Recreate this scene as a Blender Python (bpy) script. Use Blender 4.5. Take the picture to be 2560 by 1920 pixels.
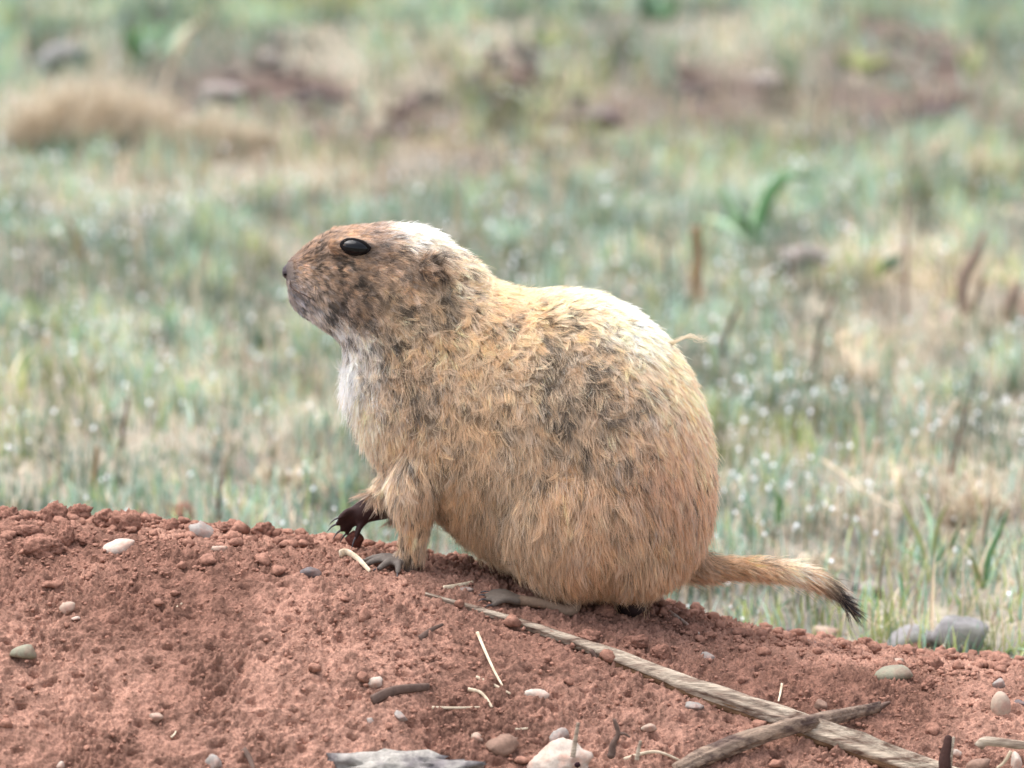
import bpy, bmesh, math, random
import numpy as np
from mathutils import Vector, Matrix, kdtree
from mathutils.bvhtree import BVHTree

# ------------------------------------------------------------------ scene, camera, sky, sun, exposure
scene = bpy.context.scene
for o in list(bpy.data.objects):
    bpy.data.objects.remove(o)
COL = scene.collection
R = math.radians

PITCH, FOCAL, DIST = R(10.0), 309.0, 6.0
KPX = 36.0 / FOCAL / 2560.0
ZCAM = DIST * math.tan(PITCH + math.atan(540 * KPX))
cam_d = bpy.data.cameras.new('camera')
cam = bpy.data.objects.new('camera', cam_d)
COL.objects.link(cam)
cam.location = (0, -DIST, ZCAM)
cam.rotation_euler = (math.pi / 2 - PITCH, 0, 0)
cam_d.lens = FOCAL
cam_d.sensor_width = 36.0
cam_d.clip_start = 0.1
cam_d.clip_end = 2000
cam_d.dof.use_dof = True
cam_d.dof.focus_distance = 6.03
cam_d.dof.aperture_fstop = 8.3
scene.camera = cam

SUN_EL, SUN_AZ = R(72), R(-75)         # high behind thin cloud, over the animal's head side
world = bpy.data.worlds.new('World')
scene.world = world
world.use_nodes = True
wn, wl = world.node_tree.nodes, world.node_tree.links
wn.clear()
sky = wn.new('ShaderNodeTexSky')
sky.sky_type = 'NISHITA'
sky.sun_disc = False
sky.sun_elevation = SUN_EL
sky.sun_rotation = SUN_AZ
sky.air_density = 1.0
sky.dust_density = 4.0
sky.ozone_density = 1.0
hs = wn.new('ShaderNodeHueSaturation')
hs.inputs['Saturation'].default_value = 0.42
bg = wn.new('ShaderNodeBackground')
bg.inputs['Strength'].default_value = 0.15
wo = wn.new('ShaderNodeOutputWorld')
wl.new(sky.outputs['Color'], hs.inputs['Color'])
wl.new(hs.outputs['Color'], bg.inputs['Color'])
wl.new(bg.outputs['Background'], wo.inputs['Surface'])

sd = bpy.data.lights.new('sun', 'SUN')
sd.energy = 0.95
sd.angle = R(60)
sd.color = (1.0, 0.985, 0.965)
sun = bpy.data.objects.new('sun', sd)
COL.objects.link(sun)
sdir = Vector((math.sin(SUN_AZ) * math.cos(SUN_EL), math.cos(SUN_AZ) * math.cos(SUN_EL), math.sin(SUN_EL)))
sun.rotation_euler = sdir.to_track_quat('Z', 'Y').to_euler()
sun.location = sdir * 5

vs = scene.view_settings
vs.view_transform = 'Standard'
vs.look = 'None'
vs.gamma = 1.0
vs.exposure = 1.55
vs.use_curve_mapping = False
scene.cycles.max_bounces = 8
scene.cycles.transparent_max_bounces = 16

# ------------------------------------------------------------------ projection helpers (photo pixels <-> place)
CAM = np.array([0, -DIST, ZCAM])
FW = np.array([0, math.cos(PITCH), -math.sin(PITCH)])
UP = np.array([0, math.sin(PITCH), math.cos(PITCH)])
RT = np.array([1.0, 0, 0])
MM = 6.09 * KPX                         # metres per photo pixel at the animal

def P(px, py, Y=0.0):
    d = FW + KPX * (px - 1280) * RT - KPX * (py - 960) * UP
    t = (Y + DIST) / d[1]
    return CAM + d * t

def pix(p):
    v = np.asarray(p, float) - CAM
    dep = v @ FW
    return 1280 + (v @ RT) / dep / KPX, 960 - (v @ UP) / dep / KPX

def smooth(a, b, x):
    t = np.clip((x - a) / (b - a), 0, 1)
    return t * t * (3 - 2 * t)

# ------------------------------------------------------------------ noise
def _hash(ix, iy, iz, seed):
    with np.errstate(over='ignore'):
        h = (ix.astype(np.uint32) * np.uint32(374761393) + iy.astype(np.uint32) * np.uint32(668265263)
             + iz.astype(np.uint32) * np.uint32(2246822519) + np.uint32(seed * 3266489917 & 0xffffffff))
        h = (h ^ (h >> np.uint32(13))) * np.uint32(1274126177)
        h = (h ^ (h >> np.uint32(16))) * np.uint32(2246822519)
        h ^= h >> np.uint32(15)
    return h.astype(np.float64) / 4294967295.0

def vnoise(x, y, z=0.0, seed=0):
    x = np.asarray(x, float); y = np.asarray(y, float) + np.zeros_like(x); z = np.zeros_like(x) + z
    fx, fy, fz = np.floor(x), np.floor(y), np.floor(z)
    u, v, w = x - fx, y - fy, z - fz
    u = u * u * (3 - 2 * u); v = v * v * (3 - 2 * v); w = w * w * (3 - 2 * w)
    ix, iy, iz = fx.astype(np.int64), fy.astype(np.int64), fz.astype(np.int64)
    out = 0
    for a in (0, 1):
        for b in (0, 1):
            for c in (0, 1):
                out = out + _hash(ix + a, iy + b, iz + c, seed) * (u if a else 1 - u) * (v if b else 1 - v) * (w if c else 1 - w)
    return out * 2 - 1

def fbm(x, y, z=0.0, seed=0, oct=4, gain=0.5):
    s, a, f = 0, 1.0, 1.0
    for i in range(oct):
        s = s + a * vnoise(np.asarray(x) * f, np.asarray(y) * f, np.asarray(z) * f, seed + i * 17)
        a *= gain; f *= 2.03
    return s

def cells(x, y, seed=0):
    """distance to the nearest scattered point (2-D), and that point's random value"""
    ix, iy = np.floor(x).astype(np.int64), np.floor(y).astype(np.int64)
    best = np.full(np.shape(x), 9.0); val = np.zeros(np.shape(x))
    zero = np.zeros_like(ix)
    for a in (-1, 0, 1):
        for b in (-1, 0, 1):
            jx, jy = ix + a, iy + b
            qx = jx + _hash(jx, jy, zero, seed); qy = jy + _hash(jx, jy, zero + 7, seed)
            d = np.hypot(x - qx, y - qy)
            m = d < best
            best = np.where(m, d, best); val = np.where(m, _hash(jx, jy, zero + 13, seed), val)
    return best, val

# ------------------------------------------------------------------ the lie of the land
_cx = np.array([-900, -300, 0, 300, 500, 700, 830, 950, 1080, 1220, 1400, 1500, 1640, 1700, 1850, 1950, 2100, 2300, 2560, 2900, 3600])
_cy = np.array([1330, 1285, 1290, 1300, 1312, 1335, 1350, 1365, 1388, 1420, 1455, 1475, 1502, 1525, 1565, 1588, 1612, 1632, 1662, 1720, 1860])
def _crest_tab():
    xs, zs = [], []
    for a, b in zip(_cx, _cy):
        q = P(a, b, 0.06)
        xs.append(q[0]); zs.append(q[2] + 0.008)
    xs, zs = np.array(xs), np.array(zs)
    gx = np.linspace(xs[0], xs[-1], 400)
    gz = np.interp(gx, xs, zs)
    k = np.ones(15) / 15
    gz2 = np.convolve(np.pad(gz, 7, mode='edge'), k, 'valid')
    return gx, gz2
_GX, _GZ = _crest_tab()
MEADOW = -0.105

def meadow_z(x, y):
    x = np.asarray(x, float); y = np.asarray(y, float)
    near = np.exp(-((x / 3.0) ** 2 + ((y - 2.0) / 3.5) ** 2))
    z = MEADOW + near * (0.020 * fbm(x * 1.3, y * 1.3, 0, 5, 3) + 0.006 * fbm(x * 9, y * 9, 0, 9, 2))
    # low bare banks far behind
    z = z + 0.075 * np.exp(-((y - 3.25 - 0.10 * np.sin(x * 5)) / 0.22) ** 2) * smooth(-0.75, -0.35, x) * (1 - smooth(0.30, 0.75, x))
    return z

def mound_base(x, y):
    x = np.asarray(x, float); y = np.asarray(y, float)
    zs = np.interp(x, _GX, _GZ)
    s = y + 0.02
    f = -s
    front = np.where(f < 0.22, 1.7 * f * f, 1.7 * 0.0484 + (f - 0.22) * 0.748)
    b = np.maximum(s, 0)
    back = np.where(b < 0.22, 1.26 * b * b, 1.26 * 0.0484 + (b - 0.22) * 0.554)
    h = np.where(s < 0, front, back)
    z = zs - h
    z = z - 0.5 * np.maximum(np.abs(x) - 0.75, 0)
    z = z + 0.005 * fbm(x * 9, y * 9, 0, 31, 2) * smooth(0.0, 0.1, np.abs(y - 0.05))
    return z

def mound_z(x, y):
    return np.maximum(mound_base(x, y), np.asarray(meadow_z(x, y)) - 0.03)

def ground_z(x, y):
    return np.maximum(mound_base(x, y), meadow_z(x, y))

def G(px, py):
    """where the sight line through a photo pixel meets the ground"""
    d = FW + KPX * (px - 1280) * RT - KPX * (py - 960) * UP
    t = np.linspace(5.3, 11.5, 6201) / d[1]
    q = CAM[None] + t[:, None] * d[None]
    below = q[:, 2] < ground_z(q[:, 0], q[:, 1])
    i = int(np.argmax(below)) if below.any() else len(t) - 1
    a, b = q[max(i - 1, 0)], q[i]
    for _ in range(12):
        m = (a + b) / 2
        if m[2] < float(ground_z(m[0], m[1])): b = m
        else: a = m
    return (a + b) / 2

# ------------------------------------------------------------------ materials
def srgb(r, g, b, k=1.0):
    f = lambda c: ((c / 255 + 0.055) / 1.055) ** 2.4 if c > 10 else c / 255 / 12.92
    return (f(r) * k, f(g) * k, f(b) * k)

def srgb_np(a):
    a = np.asarray(a, float) / 255
    return np.where(a > 0.04045, ((a + 0.055) / 1.055) ** 2.4, a / 12.92)

MATS = {}
def mat(name, base=(0.5, 0.5, 0.5), rough=0.8, spec=0.3, var=0.25, scale=300.0, bump=0.0, attr=None, second=None, stretch=None, translucent=0.0, coat=0.0, thresh=(0.35, 0.65)):
    if name in MATS: return MATS[name]
    m = bpy.data.materials.new(name); m.use_nodes = True
    n, l = m.node_tree.nodes, m.node_tree.links
    b = n['Principled BSDF']
    b.inputs['Roughness'].default_value = rough
    b.inputs['Specular IOR Level'].default_value = spec
    if coat: b.inputs['Coat Weight'].default_value = coat
    tc = n.new('ShaderNodeTexCoord')
    vec = tc.outputs['Object']
    if stretch:
        mp = n.new('ShaderNodeMapping'); mp.inputs['Scale'].default_value = stretch
        l.new(vec, mp.inputs['Vector']); vec = mp.outputs['Vector']
    nz = n.new('ShaderNodeTexNoise'); nz.inputs['Scale'].default_value = scale
    nz.inputs['Detail'].default_value = 6; nz.inputs['Roughness'].default_value = 0.65
    l.new(vec, nz.inputs['Vector'])
    if attr:
        at = n.new('ShaderNodeAttribute'); at.attribute_name = attr
        src = at.outputs['Color']
    else:
        rg = n.new('ShaderNodeRGB'); rg.outputs[0].default_value = (*base, 1); src = rg.outputs[0]
    if second:
        cr = n.new('ShaderNodeValToRGB')
        cr.color_ramp.elements[0].position = thresh[0]; cr.color_ramp.elements[1].position = thresh[1]
        nz2 = n.new('ShaderNodeTexNoise'); nz2.inputs['Scale'].default_value = scale * 0.35; nz2.inputs['Detail'].default_value = 5
        l.new(vec, nz2.inputs['Vector']); l.new(nz2.outputs['Fac'], cr.inputs['Fac'])
        mx = n.new('ShaderNodeMix'); mx.data_type = 'RGBA'
        l.new(cr.outputs['Color'], mx.inputs['Factor']); l.new(src, mx.inputs['A']); mx.inputs['B'].default_value = (*second, 1)
        src = mx.outputs['Result']
    mr = n.new('ShaderNodeMapRange')
    mr.inputs['From Min'].default_value = 0.25; mr.inputs['From Max'].default_value = 0.75
    mr.inputs['To Min'].default_value = 1 - var; mr.inputs['To Max'].default_value = 1 + var
    l.new(nz.outputs['Fac'], mr.inputs['Value'])
    vm = n.new('ShaderNodeVectorMath'); vm.operation = 'SCALE'
    l.new(src, vm.inputs[0]); l.new(mr.outputs['Result'], vm.inputs['Scale'])
    l.new(vm.outputs['Vector'], b.inputs['Base Color'])
    if bump:
        bp = n.new('ShaderNodeBump'); bp.inputs['Strength'].default_value = bump; bp.inputs['Distance'].default_value = 0.002
        l.new(nz.outputs['Fac'], bp.inputs['Height']); l.new(bp.outputs['Normal'], b.inputs['Normal'])
    if translucent:
        tr = n.new('ShaderNodeBsdfTranslucent'); l.new(vm.outputs['Vector'], tr.inputs['Color'])
        ms = n.new('ShaderNodeMixShader'); ms.inputs['Fac'].default_value = translucent
        out = n['Material Output']
        l.new(b.outputs['BSDF'], ms.inputs[1]); l.new(tr.outputs['BSDF'], ms.inputs[2]); l.new(ms.outputs['Shader'], out.inputs['Surface'])
    MATS[name] = m
    return m

# ------------------------------------------------------------------ object helpers
def tag(o, label=None, cat=None, group=None, kind=None):
    if label: o['label'] = label
    if cat: o['category'] = cat
    if group: o['group'] = group
    if kind: o['kind'] = kind
    return o

def np_mesh(name, verts, faces, cols=None, smooth_sh=False):
    """mesh from numpy; faces (n,3) or (n,4) array or list of such arrays"""
    if not isinstance(faces, (list, tuple)): faces = [faces]
    me = bpy.data.meshes.new(name)
    verts = np.ascontiguousarray(verts, np.float32)
    me.vertices.add(len(verts)); me.vertices.foreach_set('co', verts.ravel())
    idx = np.concatenate([f.ravel() for f in faces]).astype(np.int32)
    cnt = np.concatenate([np.full(len(f), f.shape[1]) for f in faces]).astype(np.int32)
    me.loops.add(len(idx)); me.loops.foreach_set('vertex_index', idx)
    me.polygons.add(len(cnt))
    me.polygons.foreach_set('loop_start', np.concatenate([[0], np.cumsum(cnt)[:-1]]).astype(np.int32))
    me.polygons.foreach_set('loop_total', cnt)
    if smooth_sh: me.polygons.foreach_set('use_smooth', np.ones(len(cnt), bool))
    me.update(calc_edges=True)
    if cols is not None:
        at = me.color_attributes.new('col', 'FLOAT_COLOR', 'POINT')
        c4 = np.ones((len(verts), 4), np.float32); c4[:, :3] = cols
        at.data.foreach_set('color', c4.ravel())
    return me

def link(name, me, m=None, parent=None, loc=None):
    o = bpy.data.objects.new(name, me)
    COL.objects.link(o)
    if m is not None and me is not None: me.materials.append(m)
    if parent is not None: o.parent = parent
    if loc is not None: o.location = loc
    return o

def empty(name, loc=(0, 0, 0)):
    o = bpy.data.objects.new(name, None); COL.objects.link(o); o.location = loc
    o.empty_display_size = 0.02
    return o

def child(name, me, m, root):
    """me in world coordinates; parented to an empty without moving it"""
    l = root.location
    me.transform(Matrix.Translation((-l.x, -l.y, -l.z)))
    return link(name, me, m, root)

def frames(pts):
    pts = np.asarray(pts, float)
    t = np.gradient(pts, axis=0)
    t /= np.linalg.norm(t, axis=1)[:, None] + 1e-12
    ref = np.array([0.0, 1.0, 0.0])
    a = np.cross(t, ref); bad = np.linalg.norm(a, axis=1) < 0.1
    a[bad] = np.cross(t[bad], np.array([1.0, 0, 0]))
    a /= np.linalg.norm(a, axis=1)[:, None]
    b = np.cross(a, t)
    return t, a, b

def resample(pts, rad, n):
    pts = np.asarray(pts, float); rad = np.asarray(rad, float)
    s = np.concatenate([[0], np.cumsum(np.linalg.norm(np.diff(pts, axis=0), axis=1))]); s /= s[-1]
    def cr(vals, u):                       # Catmull-Rom through the given points
        i = np.clip(np.searchsorted(s, u, 'right') - 1, 0, len(s) - 2)
        p1, p2 = vals[i], vals[i + 1]
        p0 = vals[np.maximum(i - 1, 0)]; p3 = vals[np.minimum(i + 2, len(s) - 1)]
        t = ((u - s[i]) / (s[i + 1] - s[i] + 1e-12))
        if vals.ndim > 1: t = t[:, None]
        m1 = (p2 - p0) * 0.5; m2 = (p3 - p1) * 0.5
        return (2*t**3-3*t**2+1)*p1 + (t**3-2*t**2+t)*m1 + (-2*t**3+3*t**2)*p2 + (t**3-t**2)*m2
    u = np.linspace(0, 1, n)
    return cr(pts, u), np.maximum(np.interp(u, s, rad), 1e-5)

def tube(pts, rad, seg=12, n=None, caps=True, flat=1.0, rough=0.0, seed=0, round_caps=True, grain=0.0):
    """closed tapered tube; returns verts, faces"""
    if n: pts, rad = resample(pts, rad, n)
    pts = np.asarray(pts, float); rad = np.asarray(rad, float)
    if round_caps:
        t, _, _ = frames(pts)
        e0 = [(pts[0] - t[0] * rad[0] * k, rad[0] * q) for k, q in ((0.98, 0.15), (0.8, 0.6), (0.45, 0.89))]
        e1 = [(pts[-1] + t[-1] * rad[-1] * k, rad[-1] * q) for k, q in ((0.45, 0.89), (0.8, 0.6), (0.98, 0.15))]
        tt, aa, bb = frames(pts)
        P0 = np.array([e[0] for e in e0] + list(pts) + [e[0] for e in e1])
        R0 = np.array([e[1] for e in e0] + list(rad) + [e[1] for e in e1])
        A = np.vstack([aa[:1]] * 3 + [aa] + [aa[-1:]] * 3); B = np.vstack([bb[:1]] * 3 + [bb] + [bb[-1:]] * 3)
    else:
        P0, R0 = pts, rad
        _, A, B = frames(pts)
    k = len(P0)
    th = np.linspace(0, 2 * np.pi, seg, endpoint=False)
    ring = A[:, None] * np.cos(th)[None, :, None] + flat * B[:, None] * np.sin(th)[None, :, None]
    rr = R0[:, None] * np.ones((1, seg))
    if rough:
        rr = rr * (1 + rough * fbm(np.arange(k)[:, None] * 0.35 + 0 * th[None], np.cos(th)[None] * 1.6 + np.zeros((k, 1)), np.sin(th)[None] * 1.6 + np.zeros((k, 1)), seed, 3))
    if grain:
        rr = rr * (1 + grain * fbm(np.arange(k)[:, None] * 0.03 + 0 * th[None], np.cos(th)[None] * 3.2 + np.zeros((k, 1)), np.sin(th)[None] * 3.2 + np.zeros((k, 1)), seed + 3, 3, 0.7))
    v = (P0[:, None] + ring * rr[..., None]).reshape(-1, 3)
    i = np.arange(k - 1)[:, None] * seg; j = np.arange(seg)[None]; j2 = (j + 1) % seg
    f = np.stack([i + j, i + j2, i + seg + j2, i + seg + j], -1).reshape(-1, 4)
    v = np.vstack([v, P0[:1], P0[-1:]])
    c0, c1 = len(v) - 2, len(v) - 1
    jj = np.arange(seg)
    t0 = np.stack([np.full(seg, c0), (jj + 1) % seg, jj], -1)
    t1 = np.stack([np.full(seg, c1), (k - 1) * seg + jj, (k - 1) * seg + (jj + 1) % seg], -1)
    return v, [f, np.vstack([t0, t1])]

def join(parts):
    V, F4, F3, o = [], [], [], 0
    for v, fs in parts:
        V.append(v)
        for f in fs:
            (F4 if f.shape[1] == 4 else F3).append(f + o)
        o += len(v)
    out = []
    if F4: out.append(np.vstack(F4))
    if F3: out.append(np.vstack(F3))
    return np.vstack(V), out

def ico(sub):
    bm = bmesh.new(); bmesh.ops.create_icosphere(bm, subdivisions=sub, radius=1)
    v = np.array([x.co[:] for x in bm.verts]); f = np.array([[q.index for q in t.verts] for t in bm.faces]); bm.free()
    return v, f
ICO1, ICO2, ICO3, ICO4 = ico(1), ico(2), ico(3), ico(4)

def lump(size, seed, rough=0.2, freq=1.6, ic=ICO3, angular=0.0):
    v, f = ic
    n = fbm(v[:, 0] * freq + seed * 3.1, v[:, 1] * freq, v[:, 2] * freq, seed, 3)
    if rough > 0.15: n = n + 0.5 * fbm(v[:, 0] * freq * 4.5 + seed, v[:, 1] * freq * 4.5, v[:, 2] * freq * 4.5, seed + 5, 2)
    v2 = v * (1 + rough * n)[:, None]
    if angular:
        rg = np.random.default_rng(seed)
        for _ in range(9):
            d = rg.normal(size=3); d /= np.linalg.norm(d); lim = rg.uniform(0.55, 0.85)
            s = v2 @ d
            v2 = v2 - np.maximum(s - lim, 0)[:, None] * d[None] * angular
    return v2 * np.asarray(size)[None], f

# ------------------------------------------------------------------ SETTING: meadow ground
def grid_mesh(xs, ys, zf):
    X, Y = np.meshgrid(xs, ys)
    Z = zf(X, Y)
    v = np.stack([X, Y, Z], -1).reshape(-1, 3)
    nx, ny = len(xs), len(ys)
    i = (np.arange(ny - 1)[:, None] * nx + np.arange(nx - 1)[None]).ravel()
    return v, np.stack([i, i + 1, i + nx + 1, i + nx], -1)

far = np.array([3.2, 4, 6, 10, 20, 50, 120, 300])
gx = np.concatenate([-far[::-1], np.linspace(-2.4, 2.4, 241), far])
gy = np.concatenate([[-300, -120, -50, -20, -10, -7, -5, -3, -2, -1.2], np.linspace(-0.8, 6.2, 300), [7, 8, 10, 14, 20, 40, 100, 300]])
gv, gf = grid_mesh(gx, gy, meadow_z)
def ground_spots(lst):
    out = []
    for px, py, rx, ry in lst:
        c = G(px, py); a = G(px + rx, py); b = G(px, max(py - ry, 2))
        out.append((c[0], c[1], abs(a[0] - c[0]), abs(b[1] - c[1])))
    return out
def spot_w(x, y, lst, soft=1.0):
    w = np.zeros_like(x)
    for cx, cy, rx, ry in lst:
        w = np.maximum(w, np.exp(-(((x - cx) / rx) ** 2 + ((y - cy) / ry) ** 2) * soft))
    return w
BANK = ground_spots([(700, 225, 260, 45), (1010, 290, 160, 45), (1290, 215, 190, 70), (1450, 295, 150, 45), (1680, 205, 170, 45), (1950, 225, 160, 40), (2060, 150, 200, 20), (2330, 105, 180, 18), (860, 340, 120, 35), (150, 375, 260, 30), (550, 300, 160, 40), (900, 240, 200, 45), (1150, 330, 120, 30), (1560, 260, 120, 40), (1800, 300, 160, 35), (2150, 260, 160, 40), (2450, 200, 160, 40), (2340, 260, 80, 35), (2530, 320, 100, 40)])
OPEN = ground_spots([(2200, 1480, 140, 36), (2430, 1500, 160, 30), (1930, 1500, 120, 22), (2030, 660, 70, 25), (330, 1120, 40, 30), (2480, 760, 60, 40), (600, 420, 180, 25), (1080, 400, 150, 30)])
def bank_w(x, y):
    return np.clip(spot_w(x, y, BANK) * 1.35, 0, 1) * smooth(-0.85, 0.15, fbm(x * 14, y * 7, 0, 61, 3))
m_ground = mat('meadow_soil', rough=0.9, spec=0.2, var=0.4, scale=70, bump=0.5, attr='col')
gw = bank_w(gv[:, 0], gv[:, 1])[:, None]
litter = smooth(-0.5, 0.6, fbm(gv[:, 0] * 10, gv[:, 1] * 5, 0, 15, 3))[:, None]
gcol = (np.array(srgb(156, 147, 130, 0.8)) * litter + np.array(srgb(118, 112, 102, 0.8)) * (1 - litter)) * (1 - gw) + gw * np.array(srgb(110, 92, 84, 0.66))
meadow = link('meadow_ground', np_mesh('meadow_ground', gv, gf, gcol, smooth_sh=True), m_ground)
tag(meadow, 'pale brown meadow soil showing between the short grass', kind='structure')

# ------------------------------------------------------------------ SETTING: the red dirt mound
def mound_detail(x, y):
    z = np.zeros_like(x)
    d1, v1 = cells(x / 0.011 + 0.4 * fbm(x * 120, y * 120, 0, 3, 2), y / 0.011, 41)
    d2, v2 = cells(x / 0.0048 + 0.4 * fbm(x * 260, y * 260, 0, 4, 2), y / 0.0048, 42)
    patch = smooth(-0.15, 0.45, fbm(x * 14, y * 14, 0, 77, 2))
    z = z + 0.0038 * np.maximum(0, 0.62 - d1) * (v1 > 0.45) * (0.35 + v1) * (0.35 + 0.65 * patch)
    z = z + 0.0026 * np.maximum(0, 0.6 - d2) * smooth(0.25, 0.8, v2) * (0.2 + v2)
    d4, v4 = cells(x / 0.0026 + 0.5 * fbm(x * 300, y * 300, 0, 7, 2), y / 0.0026, 43)
    z = z + 0.0026 * np.maximum(0, 0.6 - d4) * v4
    rough = 0.6 + 0.8 * smooth(-0.3, 0.5, fbm(x * 25, y * 25, 0, 52, 2))
    z = z + 0.0022 * fbm(x * 60, y * 60, 0, 50, 3) + rough * 0.0017 * fbm(x * 300, y * 300, 0, 51, 3, 0.8)
    # small pits
    d3, v3 = cells(x / 0.021, y / 0.017, 49)
    z = z - 0.0055 * smooth(0.26, 0.05, d3) * (v3 > 0.5)
    return z
xs = np.concatenate([np.linspace(-1.3, -0.46, 60, endpoint=False), np.linspace(-0.46, 0.46, 960), np.linspace(0.46, 1.3, 61)[1:]])
ys = np.concatenate([np.linspace(-0.62, -0.35, 30, endpoint=False), np.linspace(-0.35, 0.09, 455, endpoint=False), np.linspace(0.09, 0.42, 60)])
mv, mf = grid_mesh(xs, ys, mound_z)
e_ = 0.004
gxn = -(mound_z(mv[:, 0] + e_, mv[:, 1]) - mound_z(mv[:, 0] - e_, mv[:, 1])) / (2 * e_)
gyn = -(mound_z(mv[:, 0], mv[:, 1] + e_) - mound_z(mv[:, 0], mv[:, 1] - e_)) / (2 * e_)
mn = np.stack([gxn, gyn, np.ones(len(mv))], -1); mn /= np.linalg.norm(mn, axis=1)[:, None]
sl_ = np.sqrt(1 + gyn ** 2)
dz_ = mound_detail(mv[:, 0], mv[:, 1] * np.clip(sl_, 1, 1.4))
mv = mv + mn * (dz_ - dz_.mean() - 0.0004)[:, None]
SOIL = srgb(170, 128, 111, 0.86)
m_soil = mat('red_soil', SOIL, 0.95, 0.12, 0.5, 620, 1.0, attr='col')
_da = smooth(-0.7, 0.7, fbm(mv[:, 0] * 9, mv[:, 1] * 9, 0, 91, 3))[:, None]         # dusty and damp areas
_fi = smooth(-0.6, 0.6, fbm(mv[:, 0] * 110, mv[:, 1] * 110, 0, 92, 3))[:, None]
mcol = (np.array(srgb(176, 134, 116, 0.85)) * _da + np.array(srgb(143, 105, 90, 0.79)) * (1 - _da)) * (0.82 + 0.36 * _fi)
mound = link('dirt_mound', np_mesh('dirt_mound', mv, mf, mcol, smooth_sh=True), m_soil)
tag(mound, 'mound of crumbly reddish brown soil', kind='structure')

rng = np.random.default_rng(11)
# crumbs of soil lying all over the mound: uncountable
def scatter_lumps(name, n, smin, smax, ic, seed, dens=None, power=3.0, rough=0.35, ang=0.9):
    rg = np.random.default_rng(seed)
    protos = [lump((1, 1, 1), seed + i, rough, 1.7, ic, ang) for i in range(12)]
    X = rg.uniform(-0.5, 0.5, n * 3); Y = rg.uniform(-0.35, 0.16, n * 3)
    keep = np.ones(len(X), bool)
    if dens is not None: keep = rg.uniform(size=len(X)) < dens(X, Y)
    X, Y = X[keep][:n], Y[keep][:n]
    Z = mound_z(X, Y)
    S = smin + (smax - smin) * rg.uniform(size=len(X)) ** power
    V, F, o = [], [], 0
    for i in range(len(X)):
        v, f = protos[i % 12]
        a = rg.uniform(0, 6.283); c, s = math.cos(a), math.sin(a)
        q = v * np.array([rg.uniform(0.8, 1.35), rg.uniform(0.8, 1.3), rg.uniform(0.55, 0.95)]) * S[i]
        q = np.stack([q[:, 0] * c - q[:, 1] * s, q[:, 0] * s + q[:, 1] * c, q[:, 2]], -1)
        V.append(q + np.array([X[i], Y[i], Z[i] + S[i] * rg.uniform(0.05, 0.6) + 0.0006])); F.append(f + o); o += len(v)
    return np_mesh(name, np.vstack(V), np.vstack(F))
dn = lambda x, y: np.clip(0.35 + 0.9 * smooth(-0.3, 0.5, fbm(x * 11, y * 11, 0, 88, 2)) * (0.35 + 0.65 * smooth(-0.06, 0.02, y)), 0, 1)
m_crumb = mat('red_soil_crumb', srgb(170, 126, 108, 0.82), 0.95, 0.12, 0.4, 420, 0.8, second=srgb(136, 98, 84, 0.78), thresh=(0.4, 0.75))
tag(link('soil_crumbs', scatter_lumps('soil_crumbs', 20000, 0.0005, 0.0023, ICO1, 5, dn), m_crumb), 'fine reddish soil crumbs strewn over the mound', 'crumbs', kind='stuff')
dn2 = lambda x, y: np.clip(0.10 + 1.0 * smooth(-0.06, 0.03, y) + 0.9 * smooth(-0.12, -0.02, y) * smooth(-0.12, -0.24, x) + 0.5 * smooth(0.05, 0.25, x) * smooth(-0.1, 0, y), 0, 1)
tag(link('small_soil_clods', scatter_lumps('small_soil_clods', 1300, 0.0020, 0.0060, ICO2, 6, dn2, 2.2, 0.5, 0.5), m_crumb), 'small rough reddish clods scattered thickest along the crest', 'clods', kind='stuff')


# ------------------------------------------------------------------ THE PRAIRIE DOG
A0 = -0.005                                   # depth of the animal's middle plane
def A(px, py, dy=0.0):
    """a point of the animal: photo pixel at its middle plane, then dy pixels towards (-) or away from (+) the camera"""
    return P(px, py, A0) + np.array([0, dy * MM, 0])

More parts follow.
